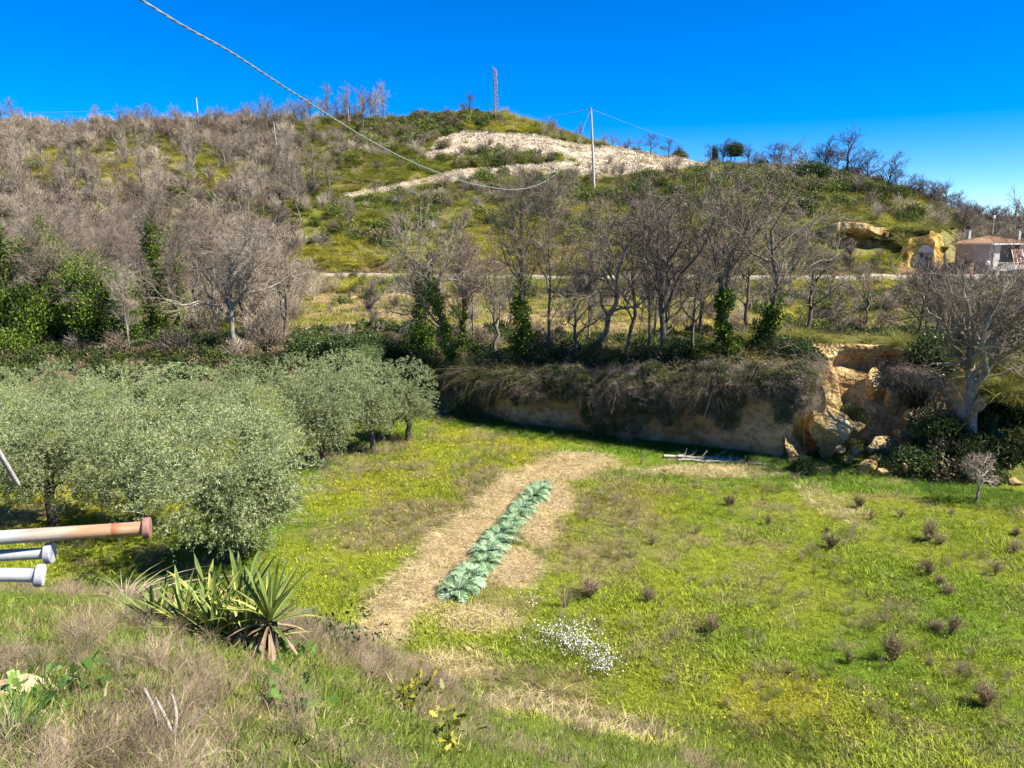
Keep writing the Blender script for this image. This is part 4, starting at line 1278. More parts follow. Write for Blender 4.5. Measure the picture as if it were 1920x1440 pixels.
for args in [
    ('ivy_thicket', 'deep green ivy mass low in the left wood above the rusty leaves', 'ivy', 95, 54, 0.6, (3.0, 2.0, 4.0), BUSHI, 2),
    ('ivy_thicket', 'bright green bush at the left frame edge behind the olive tops', 'ivy', 15, 51.5, -0.2, (2.4, 1.6, 2.8), BUSHI, 2),
    ('ivy_thicket', 'tall dark ivy thicket at the left edge under the ivy crown', 'ivy', 40, 54, 0.5, (2.6, 1.6, 5.0), BUSHI, 0),
    ('ivy_thicket', 'dark ivy thicket under the ivy crown above the rusty sapling', 'ivy', 120, 55, 1.5, (2.6, 1.6, 4.6), BUSHI, 2),
    ('ivy_thicket', 'dark ivy thicket right of the rusty sapling', 'ivy', 190, 55, 0.6, (2.0, 1.6, 3.8), BUSHI, 0),
    ('evergreen_bush', 'dark evergreen bush at the foot of the left wood right of the rusty leaves', 'bush', 175, 54, -0.2, (2.0, 1.8, 2.0), BUSH, 0),
    ('evergreen_bush', 'dark bush under the slim pale stems in the left wood', 'bush', 250, 56, 0, (2.2, 1.8, 2.6), BUSH, 1),
    ('oak_sapling', 'sapling with rusty dead leaves behind the olive tops at left', 'sapling', 78, 53, 0.0, (1.1, 1.0, 1.5), BUSHR, 0),
    ('evergreen_bush', 'dark spreading bush behind the rightmost olives', 'bush', 590, 51, 0, (2.6, 2.0, 1.7), BUSH, 2),
    ('evergreen_bush', 'near black bush left of the dark ivy column', 'bush', 655, 50, 0, (2.6, 2.0, 1.6), BUSH, 0),
    ('evergreen_bush', 'dark bush filling the bank under the dark ivy column', 'bush', 735, 48, -0.5, (2.8, 2.0, 2.0), BUSH, 1),
    ('evergreen_bush', 'shadowed bush at the foot of the brightest ivy trunk', 'bush', 800, 45.5, -0.8, (2.0, 1.6, 2.0), BUSH, 2),
    ('evergreen_bush', 'bush tumbling from the bank at the left end of the cliff', 'bush', 900, 42.6, -0.8, (1.7, 1.2, 1.5), BUSH, 0),
    ('evergreen_bush', 'low green bush on the grass at the left foot of the cliff', 'bush', 880, 41.2, -0.1, (1.8, 1.2, 1.3), BUSHB, 1),
    ('evergreen_bush', 'green bush on the cliff lip at its left end', 'bush', 915, 42.4, 0.35, (1.21, 0.88, 1.19), BUSHB, 0),
    ('evergreen_bush', 'dark bush on the cliff lip left of the middle ivy tree', 'bush', 958, 41.9, 0.35, (1.10, 0.80, 1.04), BUSH, 1),
    ('evergreen_bush', 'dark bush on the cliff lip right of the middle ivy tree', 'bush', 1020, 41.3, 0.35, (1.43, 1.04, 1.48), BUSH, 0),
    ('evergreen_bush', 'greenish bush on the lip by the crooked tree', 'bush', 1120, 39.8, 0.35, (1.32, 0.96, 1.27), BUSHB, 1),
    ('evergreen_bush', 'low dark bush on the lip right of the crooked tree', 'bush', 1160, 39.3, 0.35, (0.99, 0.72, 0.92), BUSH, 2),
    ('evergreen_bush', 'broom bush on the lip left of the tallest oak', 'bush', 1215, 38.7, 0.35, (1.32, 0.96, 1.37), BUSHB, 0),
    ('evergreen_bush', 'dark bush on the lip right of the tallest oak', 'bush', 1275, 38.0, 0.35, (1.38, 1.00, 1.65), BUSH, 1),
    ('evergreen_bush', 'ivy mound on the lip left of the thick ivy sleeve', 'bush', 1330, 37.3, 0.35, (1.10, 0.80, 1.28), BUSHI, 0),
    ('evergreen_bush', 'ivy mound on the lip right of the thick ivy sleeve', 'bush', 1385, 36.5, 0.35, (1.32, 0.96, 1.52), BUSHI, 2),
    ('evergreen_bush', 'broom bush on the lip near the end of the cliff', 'bush', 1450, 35.9, 0.35, (1.32, 0.96, 1.29), BUSHB, 1),
    ('evergreen_bush', 'small dark bush at the right end of the cliff lip', 'bush', 1490, 35.5, 0.35, (0.99, 0.72, 1.07), BUSH, 0),
    ('evergreen_bush', 'wide dark shrub on the cliff lip left of the crooked tree', 'bush', 1060, 41.5, -0.3, (1.5, 1.1, 1.1), BUSH, 1),
    ('evergreen_bush', 'dark broom bush behind the scarp at its right', 'bush', 1700, 42, -0.2, (2.2, 1.8, 1.9), BUSHB, 0),
    ('evergreen_bush', 'broad dark bush left of the big pale trunk', 'bush', 1760, 36, -0.2, (2.4, 2, 2.4), BUSH, 2),
    ('evergreen_bush', 'dark bush at the grass edge left of the big pale trunk', 'bush', 1745, 31.6, -0.2, (1.8, 1.2, 1.7), BUSH, 0),
    ('evergreen_bush', 'glossy green bush right at the foot of the big pale trunk', 'bush', 1790, 32.3, -0.3, (1.7, 1.3, 1.9), BUSH, 1),
    ('evergreen_bush', 'tall dark bush behind the big pale trunk', 'bush', 1850, 36.5, -0.2, (2.6, 2, 2.9), BUSH, 0),
    ('evergreen_bush', 'dark bush at the right frame edge behind the field', 'bush', 1915, 34, -0.2, (2.4, 1.8, 2.4), BUSH, 1),
    ('evergreen_bush', 'broom bush with grey stems on the grass edge right of the big pale trunk', 'bush', 1860, 30.6, -0.1, (1.3, 1.0, 1.3), BUSHB, 1),
    ('evergreen_bush', 'small bush on the rubble below the scarp', 'bush', 1600, 34.0, 0.2, (1.2, 0.9, 0.9), BUSHB, 0),
    ('evergreen_bush', 'green shrub growing on the ledge in the middle of the scarp', 'bush', 1618, 35.4, 1.2, (1.2, 0.8, 0.9), BUSHB, 1),
    ('evergreen_bush', 'leafy shrub at the foot of the leaning rock slab', 'bush', 1530, 32.2, -0.15, (1.3, 0.8, 0.8), BUSH, 2),
    ('evergreen_bush', 'shrub between the rubble stones at the grass edge', 'bush', 1690, 31.6, -0.1, (1.3, 0.9, 0.9), BUSH, 1),
    ('evergreen_bush', 'rounded green bush on the crest left of the summit', 'bush', 805, 164, -0.6, (3.0, 3.0, 2.7), BUSHB, 0),
    ('evergreen_bush', 'second green bush on the crest right beside the rounded one', 'bush', 850, 163, -0.6, (2.8, 2.6, 2.2), BUSHB, 1),
    ('evergreen_bush', 'dark bush on the spur under the skyline trees', 'bush', 1500, 126, 0, (5, 4, 3.6), BUSH, 1),
    ('evergreen_bush', 'dark green thicket below the wooden pole to its left', 'bush', 1010, 118, 0, (3.2, 3, 3.4), BUSH, 2),
    ('cypress', 'small dark pointed evergreen at the end of the scree skyline', 'tree', 1325, 150, 0, (0.8, 0.8, 4.4), BUSH, 0),
    ('ivy_thicket', 'green ivy head wrapping the skyline tree beyond the scree', 'ivy', 1362, 148, 1.6, (2.6, 2, 3.0), BUSH, 1),
]:
    bush(*args)

# ------------------------------------------------------------------ olives
def olive_meshes(seed, H=4.2, Wd=2.4, nl=34000, L=0.085, w=0.024):
    rs = np.random.default_rng(seed)
    P0, R0 = trunk(rs, H * 0.30, 0.15, 6, (0.08 * rs.normal(), 0.08 * rs.normal()), 0.25, 1.5, 0.8)
    P1, R1 = grow_children(rs, P0, R0, 6, H * 0.45, (25, 60), 0.35, 7, 0.65, 0.28, 0.6, 0.35, 0.03)
    P2, R2 = grow_children(rs, P1, R1, 7, H * 0.26, (30, 75), 0.12, 5, 0.2, 0.32, 0.6, 0.4, 0.012)
    P3, R3 = grow_children(rs, P2, R2, 6, H * 0.15, (20, 70), 0.12, 5, 0.1, 0.25, 0.6, 0.4, 0.006)
    # keep the crown in a rounded shape
    low = 0.05 if Wd > 3.5 else 0
    C = np.array([0, 0, H * (0.62 - low)])
    Rd = np.array([Wd * 0.52, Wd * 0.52, H * (0.40 + low)])
    def inside(P, k=1.12):
        q = np.linalg.norm((P[:, -1] - C) / Rd, axis=1)
        return q < k
    m = inside(P2, 1.15)
    P2, R2 = P2[m], R2[m]
    m = inside(P3)
    P3, R3 = P3[m], R3[m]
    tv, tq = tubes(P0, R0, 9)
    a, b = tubes(P1, R1, 6)
    c, d = tubes(P2, R2, 4)
    e, f = tubes(P3, R3, 3)
    tm = mesh_np('trunk', np.vstack([tv, a]), np.vstack([tq, b + len(tv)]), M_BARKD, True)
    bm_ = mesh_np('branches', np.vstack([c, e]), np.vstack([d, f + len(c)]), M_TWIG, False)
    # leafy shoots: each shoot carries a spray of leaves; fill the outer shell too
    ns = nl // 16
    i = rs.integers(0, len(P3), ns)
    t = rs.random((ns, 1)) * 0.9 + 0.1
    kk = np.minimum((t[:, 0] * 4).astype(int), 3)
    base = P3[i, kk] + (P3[i, kk + 1] - P3[i, kk]) * rs.random((ns, 1))
    base = base + rs.normal(size=(ns, 3)) * 0.10
    nsh = ns // 3
    d = unit(rs.normal(size=(nsh, 3)))
    lum = 0.80 + 0.34 * f3(d + seed, 0.6, seed, 2)
    base[:nsh] = C + d * Rd * (lum * (0.72 + 0.28 * rs.random(nsh)))[:, None]
    out = unit((base - C) / Rd ** 2)
    sd = unit(out * 0.8 + rs.normal(size=(ns, 3)) * 0.6 + np.array([0, 0, 0.55]))
    sl = 0.28 * (0.6 + 0.7 * rs.random(ns))
    j = np.repeat(np.arange(ns), 16)
    tt = rs.random(len(j))
    P = base[j] + sd[j] * (tt * sl[j])[:, None]
    P[:, 2] -= 0.10 * tt ** 2
    V, Q, var = ribbons_leaf(rs, P, L, w, sd[j] * 1.1, 0.8)
    var = var * 0.75 + np.repeat(rs.random(ns), 16 * 4)[:len(var)] * 0.25
    lm = mesh_np('foliage', V, Q, M_OLIVE, False, attrs={'var': var})
    return tm, bm_, lm
OL = [olive_meshes(700, 4.4, 4.4, 88000, 0.075, 0.019), olive_meshes(701, 4.2, 3.8, 66000, 0.075, 0.019), olive_meshes(702, 4.0, 3.2, 36000, 0.085, 0.023), olive_meshes(703, 4.0, 3.4, 36000, 0.085, 0.023)]
def olive(px, py, H, Wd, k, label, rz):
    p = onfield(px, py)
    t = thing('olive_tree', label, 'tree', (p[0], p[1], float(gz(*p))), rz, 'olive trees of the grove')
    h0, w0 = [(4.4, 4.4), (4.2, 3.8), (4.0, 3.2), (4.0, 3.4)][k]
    t.scale = (Wd / w0, Wd / w0, H / h0)
    tm, b_, lm = OL[k]
    link('trunk', tm, t)
    link('branches', b_, t)
    link('foliage', lm, t)
for a in [
    (430, 1056, 4.9, 5.4, 0, 'largest olive with a broad silvery crown right behind the spiky yucca', 0.4),
    (105, 992, 4.4, 4.0, 1, 'front left olive whose forked trunk shows above the rusty pipe', 2.0),
    (265, 1000, 4.3, 4.2, 1, 'olive filling the gap between the front left one and the largest', 4.0),
    (-90, 985, 4.4, 4.6, 1, 'olive cut off by the left frame edge near the leaning stake', 1.0),
    (612, 887, 4.4, 3.0, 2, 'olive with a bare dark trunk on the grass nearest the bank at the grove edge', 0.3),
    (697, 857, 4.3, 2.9, 3, 'middle one of the three olives with visible trunks at the grove edge', 1.2),
    (763, 831, 4.0, 3.1, 2, 'rightmost olive of the grove with a short dark trunk', 2.6),
    (480, 925, 4.1, 3.4, 1, 'olive right behind the largest one at its right shoulder', 5.0),
    (20, 885, 3.6, 3.6, 0, 'olive at the left edge in the middle row', 3.0),
    (190, 880, 3.6, 3.5, 1, 'second olive from the left in the middle row', 0.9),
    (370, 885, 3.7, 3.5, 0, 'third olive from the left in the middle row', 2.4),
    (-40, 815, 3.1, 4.2, 3, 'leftmost olive of the back row below the wood', 1.5),
    (110, 812, 3.2, 4.0, 1, 'back row olive below the rusty leaved sapling', 4.4),
    (240, 810, 3.1, 4.0, 3, 'back row olive below the slim pale stems', 0.2),
    (350, 812, 3.2, 4.0, 2, 'back row olive below the dark thicket', 3.6),
    (460, 815, 3.3, 3.2, 1, 'back row olive below the tall pale grey tree', 2.9),
    (560, 808, 3.6, 3.0, 3, 'back row olive before the dark spreading bush', 5.5),
    (655, 798, 3.9, 3.0, 2, 'back row olive behind the three with visible trunks', 4.9),
]:
    olive(*a)
# pollarded tree with upright shoots behind the rightmost olives
rs = np.random.default_rng(710)
p = gpt(700, 43, 780)
t = thing('pollarded_olive', 'pollarded tree with upright pale green shoots rising behind the rightmost olives', 'tree', p)
P0, R0 = trunk(rs, 1.9, 0.15, 6, (0, 0), 0.2)
P1, R1 = grow_children(rs, P0, R0, 9, 1.5, (20, 60), 0.5, 5, 0.6, 0.15, 0.7, 0.6, 0.04)
a, b = tubes(P0, R0, 8)
c, d = tubes(P1, R1, 6)
link('trunk', mesh_np('trunk', np.vstack([a, c]), np.vstack([b, d + len(a)]), M_BARKP, True), t)
P2, R2 = grow_children(rs, P1, R1, 18, 1.3, (10, 50), 0.5, 5, 0.3, 0.12, 0.4, 0.4, 0.008)
c, d = tubes(P2, R2, 3)
link('shoots', mesh_np('shoots', c, d, M_TWIG, False), t)
Pl = P2[:, 1:].reshape(-1, 3)
Pl = np.repeat(Pl, 24, 0) + rs.normal(size=(len(Pl) * 24, 3)) * 0.10
V, Q, var = ribbons_leaf(rs, Pl, 0.09, 0.024, np.array([0, 0, 0.6]))
M_SHOOT = mat_leaf('young_green_leaves', [(0, (0.06, 0.10, 0.02)), (0.6, (0.15, 0.21, 0.05)), (1, (0.3, 0.36, 0.14))], 0.2, 0.5, 0.05)
link('foliage', mesh_np('foliage', V, Q, M_SHOOT, False, attrs={'var': var}), t)

# ------------------------------------------------------------------ brambles draping over the cliff
def brambles(px0, px1, n, seed, name, label, mat, top=1.0, drop=2.0, rad=0.011):
    rs = np.random.default_rng(seed)
    px = px0 + (px1 - px0) * rs.random(n)
    a = np.array([ray(p, 800)[0] for p in px])
    L5, L6 = LINES[6], LINES[7]
    Y = np.interp(a, L5[0], L5[1]) - 0.2 + 0.8 * rs.random(n)
    X = a * Y
    zt = np.interp(a, L6[0], L6[2])
    nz = fbm(px, px * 0, 60, seed)
    K = 8
    P = np.zeros((n, K, 3))
    Y = Y + 1.2 * rs.random(n) ** 2
    X = a * Y
    P[:, 0] = np.stack([X, Y, zt + 0.0 + rs.random(n) * 0.2], 1)
    d = unit(np.stack([rs.normal(size=n) * 0.9, -0.3 - rs.random(n) * 0.9, 0.1 + 0.9 * rs.random(n)], 1))
    st = (drop * (0.2 + 1.1 * rs.random(n) ** 1.5) * (0.1 + 1.9 * nz ** 1.5) + 0.4) / (K - 1)
    for k in range(1, K):
        P[:, k] = P[:, k - 1] + d * st[:, None]
        d = d + np.array([0, -0.02, -0.42]) + rs.normal(size=(n, 3)) * 0.22
        d[:, 1] += 0.10 * (k > 3)
        d = unit(d)
    Rr = np.ones((n, 1)) * rad * np.linspace(1, 0.5, K)
    V1, Q1 = tubes(P, Rr, 3)
    P2, R2 = grow_children(rs, P, Rr, 6, 0.45, (25, 70), -0.1, 3, 0.2, 0.4, 0.7, 0.6, rad * 0.6)
    V2, Q2 = tubes(P2, R2, 3)
    tag(link(name, mesh_np(name, np.vstack([V1, V2]), np.vstack([Q1, Q2 + len(V1)]), mat, False)), label, 'brambles', kind='stuff')
brambles(1110, 1525, 800, 801, 'hanging_brambles', 'tangled grey brown brambles hanging over the right half of the cliff', M_TWIG, drop=2.4)
brambles(850, 1130, 520, 802, 'dark_brambles', 'dark brambles along the left part of the cliff lip', M_TWIGD, drop=2.0)
brambles(1655, 1745, 170, 803, 'scarp_brambles', 'brown brambles spilling at the right side of the scarp', M_TWIG, drop=1.5)
rs = np.random.default_rng(840)
n = 7000
sN = rs.random(n)
cpx = 885 + 640 * sN
av = np.array([ray(p_, 800)[0] for p_ in cpx])
cX = np.interp(cpx, [q[0] for q in cl], [q[0] for q in cpts])
cY = np.interp(cpx, [q[0] for q in cl], [q[1] for q in cpts])
ctz = np.interp(cpx, [q[0] for q in cl], [2.2, 2.4, 2.7, 3.3, 3.6, 3.9])
dn_ = fbm(cpx, cpx * 0, 55, 5, 3)
drop_ = (0.35 + 2.2 * sstep(0.35, 0.75, dn_)) * np.interp(cpx, [880, 930, 1050, 1100, 1450, 1520], [0.8, 0.35, 0.4, 0.75, 0.9, 0.8])
tz = rs.random(n) ** 1.6
Pz = ctz + 0.1 + 0.9 * (fbm(cpx, cpx * 0, 38, 9, 3) - 0.4) - tz * (drop_ + 0.35)
Pv = np.stack([cX - 0.08, cY - 0.12 - 0.1 * rs.random(n) + 0.45 * (Pz > ctz), Pz], 1)
ck = rs.random(n) < np.where(cpx < 1100, 0.75, 0.6)
u = rs.random((n, 1))
tv_ = np.where(u < 0.7, np.array([[0.085, 0.11, 0.026]]), np.array([[0.20, 0.19, 0.06]])) * (0.6 + 0.8 * rs.random((n, 1)))
scatter('cliff_ivy', 'dark ivy and scrub hanging over the upper cliff face', 'ivy', Pv[ck], 0.18 + 0.28 * rs.random(ck.sum()), tv_[ck], shr, 5, rs, 1.0)
tw_ = np.array([0.33, 0.26, 0.18]) * (0.45 + 0.9 * rs.random((n, 1)))
scatter('cliff_twigs', 'grey brown dead twigs matted over the upper cliff face', 'brambles', Pv[~ck] - [0, 0.05, 0.1], 0.35 + 0.5 * rs.random((~ck).sum()), tw_[~ck], brushf, 4, rs, 1.5)
# tussocks drooping over the cliff lip: individual clumps
rs = np.random.default_rng(811)
M_TUSS = mat_leaf('drooping_grass', [(0, (0.07, 0.085, 0.015)), (0.6, (0.17, 0.165, 0.03)), (1, (0.34, 0.28, 0.09))], 0.2, 0.7, 0.2)
tl = []
for k in range(3):
    V, Fl, var = blades(rs, 170, 1.15, 0.028, 0.16, 1.25, 4, 1.35)
    tl.append(mesh_np('tussock', V, Fl, M_TUSS, False, attrs={'var': var}))
for k, px in enumerate([890, 905, 918, 936, 948, 962, 975, 992, 1012, 1040, 1062, 1085, 1150, 1170, 1262, 1330]):
    a_ = ray(px, 700)[0]
    Y = float(np.interp(a_, LINES[6][0], LINES[6][1])) - 0.1 + 0.5 * rs.random()
    zt = float(np.interp(a_, LINES[7][0], LINES[7][2])) + 0.1 - 0.35 * rs.random()
    tag(link('grass_tussock', tl[k % 3], loc=(a_ * Y, Y, zt), rot=(0.3, 0, rs.normal() * 0.8), scl=0.6 + 0.35 * rs.random()), 'drooping tussock of yellow green grass on the cliff lip ' + ('at its left end' if px < 930 else 'left of the middle ivy tree' if px < 985 else 'right of the middle ivy tree' if px < 1050 else 'beside the crooked tree' if px < 1100 else 'among the brambles'), 'grass', 'grass tussocks on the cliff lip')
# ------------------------------------------------------------------ boulders and rubble
def rock(label, px, py, Y, r, seed, sq, mat=M_OCHRE, name='boulder', sub=4, rz=0.0, dz=0.0, cat='rock', group=None):
    p = at(px, py, Y)
    o = boulder(name, (p[0], p[1], p[2] + dz), r, seed, mat, sub, sq, 0.35, rz)
    return tag(o, label, cat, group)
rock('leaning ochre rock slab as tall as a person at the right end of the cliff', 1556, 812, 33.9, 1.7, 901, (0.95, 0.6, 1.0), sub=5, rz=0.3)
rock('pale fractured block leaning between the cliff end and the ochre slab', 1518, 760, 34.2, 1.25, 902, (0.65, 0.6, 1.7), M_TUFF, sub=5)
rock('dark backed boulder half buried under scrub below the scarp', 1660, 842, 33.9, 0.85, 904, (1.2, 0.8, 0.7))
rock('small tan boulder standing at the grass edge below the scarp', 1654, 884, 31.0, 0.30, 905, (1.2, 0.7, 0.8), sub=3)
rock('upright little stone right of the tan boulder at the grass edge', 1698, 878, 31.0, 0.22, 906, (0.7, 0.7, 1.2), sub=3)
rock('rounded grey brown stone at the left of the tan boulder', 1625, 872, 31.4, 0.42, 907, (1.2, 0.8, 0.8), sub=3)
rock('broken reddish stone at the right frame edge of the field', 1902, 905, 29.2, 0.34, 908, (1.3, 0.8, 0.7), sub=3)
rock('pale angular stone lying in the grass at the bottom left corner', 20, 1298, 5.6, 0.24, 909, (1.2, 0.8, 0.45), M_TUFF, sub=3)
for i, (px, py, Y, r_, lab) in enumerate((
        (1640, 720, 36.3, 0.8, 'big sunlit ochre knob in the middle of the scarp'), (1672, 745, 35.6, 0.7, 'ochre knob right of the big sunlit one on the scarp'))):
    rock(lab, px, py, Y, r_, 940 + i, (0.9, 0.7, 1.25), sub=4, rz=0.5 * i)
for i, (px, py, Y, r) in enumerate([(1590, 862, 32.2, 0.3), (1604, 850, 32.8, 0.35), (1640, 862, 32, 0.28), (1672, 868, 31.8, 0.3), (1712, 862, 32, 0.25), (1575, 842, 32.8, 0.3), (1690, 815, 34, 0.45), (1705, 780, 34.8, 0.5), (1600, 800, 34.3, 0.5), (1735, 852, 32, 0.25)]):
    rock('rubble stone fallen from the ochre scarp', px, py, Y, r, 920 + i, (1.1, 0.8, 0.8), sub=3, name='rubble_stone', group='rubble stones below the scarp')
# two pale blocks by the rightmost olive
M_BLOCK = mat_noise('pale_concrete', [(0.35, (0.38, 0.34, 0.29)), (0.65, (0.5, 0.46, 0.41))], 5)
for i, (px, s, lab) in enumerate(((824, 0.2, 'left pale stone block beside the rightmost olive'), (837, 0.26, 'right taller pale stone block beside the rightmost olive'))):
    p = onfield(px, 778)
    m = MB()
    m.box((0, 0, s * 0.4), (s * 0.85, s * 0.7, s), rz=0.3 + i * 0.4, rx=0.12)
    tag(link('stone_block', m.mesh('stone_block', M_BLOCK), loc=(p[0], p[1], float(gz(*p)))), lab, 'block')
# fallen branches
rs = np.random.default_rng(930)
M_DEAD = mat_noise('weathered_wood', [(0.35, (0.26, 0.22, 0.18)), (0.6, (0.45, 0.41, 0.36)), (0.8, (0.58, 0.54, 0.49))], 4)
for i, (a_, b_, r, lab) in enumerate((((1247, 856), (1395, 862), 0.075, 'long bleached fallen trunk lying on the grass before the cliff'), ((1330, 860), (1440, 872), 0.06, 'right hand fallen branch overlapping the bleached trunk'), ((1270, 862), (1380, 868), 0.045, 'thin fallen branch in front of the bleached trunk'))):
    p, q = onfield(*a_), onfield(*b_)
    K = 9
    tt = np.linspace(0, 1, K)[:, None]
    P = np.zeros((1, K, 3))
    P[0, :, :2] = p + (q - p) * tt + rs.normal(size=(K, 2)) * 0.06
    P[0, :, 2] = gz(P[0, :, 0], P[0, :, 1]) + 0.06 + 0.04 * rs.random(K)
    c0 = P[0, 0].copy()
    P -= c0
    Rr = r * np.linspace(1, 0.45, K)[None]
    t = thing('fallen_branch', lab, 'branch', c0)
    V, Q = tubes(P, Rr, 7)
    link('stem', mesh_np('stem', V, Q, M_DEAD, True), t)
    P2, R2 = grow_children(rs, P, Rr, 16, 0.6, (20, 60), 0.0, 4, 0.1, 0.3, 0.5, 0.4, 0.01)
    P2[..., 2] = np.maximum(P2[..., 2], 0.02)
    V, Q = tubes(P2, R2, 4)
    link('twigs', mesh_np('twigs', V, Q, M_DEAD, False), t)
# ------------------------------------------------------------------ cave and quarry arch on the far hill
def hill_rock(name, label, pxs, Yc, pyb, pyt, mat, niche, ns, nt, amp, back, lean=0.4, seed=0, sc=1.6):
    pts = [(ray(p, (pyb + pyt) / 2)[0] * y, y) for p, y in zip(pxs, Yc)]
    zb = [at(p, pyb, y)[2] - 0.4 for p, y in zip(pxs, Yc)]
    zt = [at(p, t_, y)[2] for p, y, t_ in zip(pxs, Yc, pyt if hasattr(pyt, '__len__') else [pyt] * len(pxs))]
    o = rock_face(name, pts, zt, zb, mat, ns, nt, amp, sc, niche, back, lean, seed)
    return o
def cave_niche(S, T):
    return 4.2 * (1 - sstep(0.55, 1.0, np.sqrt(((S - 0.55) / 0.36) ** 2 + ((T - 0.42) / 0.42) ** 2))) + 1.2 * (1 - sstep(0.5, 1, np.sqrt(((S - 0.1) / 0.07) ** 2 + ((T - 0.2) / 0.3) ** 2)))
pxs = [1522, 1545, 1570, 1600, 1630, 1660, 1690]
pts = [(ray(p, 445)[0] * y, y) for p, y in zip(pxs, [101.5, 99.6, 98.8, 98.6, 98.8, 100.3, 102.5])]
zz_ = [(at(p, pb, q[1])[2] - 0.5, at(p, pt_, q[1])[2]) for p, q, pb, pt_ in zip(pxs, pts, [470, 474, 476, 476, 474, 468, 460], [440, 424, 416, 416, 420, 428, 440])]
o = rock_face('cave_rock', pts, [q[1] for q in zz_], [q[0] for q in zz_], M_OCHRE, 150, 60, 0.4, 1.8, cave_niche, 7.0, 0.3, 21)
tag(o, kind='structure')
pxs = [1672, 1688, 1705, 1722, 1740, 1756, 1768, 1780]
pts = [(ray(p, 480)[0] * y, y) for p, y in zip(pxs, [97, 95.2, 94.9, 95.4, 94.7, 94.7, 95.8, 98.5])]
def arch_niche(S, T):
    return 2.2 * (1 - sstep(0.6, 1.0, np.sqrt(((S - 0.58) / 0.10) ** 2 + ((T - 0.25) / 0.42) ** 2))) + 1.0 * (1 - sstep(0.4, 1.0, np.sqrt(((S - 0.22) / 0.08) ** 2 + ((T - 0.6) / 0.2) ** 2)))
zz_ = [(at(p, 512, q[1])[2] - 0.5, at(p, pt_, q[1])[2]) for p, q, pt_ in zip(pxs, pts, [476, 462, 454, 444, 434, 432, 438, 466])]
o = rock_face('quarry_rock', pts, [q[1] for q in zz_], [q[0] for q in zz_], M_OCHRE2, 150, 60, 0.45, 1.6, arch_niche, 6.0, 0.6, 33)
tag(o, kind='structure')
LP = np.vstack(TOPS)
rs = np.random.default_rng(340)
LP = LP[rs.random(len(LP)) < np.where(LP[:, 1] > 80, 0.10, 0.16)]
LP[:, 2] -= 0.05
scatter('lip_grass', 'grass tussocks growing on top of the rock edges', 'grass', LP, np.where(LP[:, 1] > 80, 0.9, 0.5) * (0.6 + 0.7 * rs.random(len(LP))),
        (np.array([0.13, 0.145, 0.022]) + (np.array([0.28, 0.25, 0.06]) - np.array([0.13, 0.145, 0.022])) * rs.random((len(LP), 1))) * (0.7 + 0.6 * rs.random((len(LP), 1))), tuss, 5, rs, 0.3)
# white gate in the quarry arch
M_WHITE = mat_noise('white_plaster', [(0.3, (0.38, 0.34, 0.28)), (0.7, (0.5, 0.46, 0.39))], 1.5, bdist=0.01)
M_SHADEGREY = mat_noise('shade_grey_plaster', [(0.3, (0.30, 0.26, 0.24)), (0.7, (0.42, 0.37, 0.34))], 0.8, bdist=0.01)  # white plaster with the side wall's shade in its colour; other walls share it
M_DARK = mat_noise('dark_opening', [(0.3, (0.02, 0.02, 0.022)), (0.7, (0.05, 0.05, 0.05))], 2)
p = at(1732, 508, 95.0)
t = thing('shed_front', 'white plastered shed front with a dark door built into the yellow rock arch', 'shed', (p[0], p[1], p[2] - 0.2), -0.45)
m = MB()
m.box((0, 0, 1.2), (1.7, 0.3, 2.4))
m.tube([(-0.0, 0.15, 2.4), (0, -0.15, 2.4)], [0.85, 0.85], 20)
link('wall', m.mesh('wall', M_WHITE), t)
link('door', MB().box((0.35, -0.18, 0.95), (0.7, 0.06, 1.9)).mesh('door', M_DARK), t)
link('window', MB().box((-0.4, -0.18, 2.1), (0.3, 0.06, 0.5)).mesh('window', M_DARK), t)

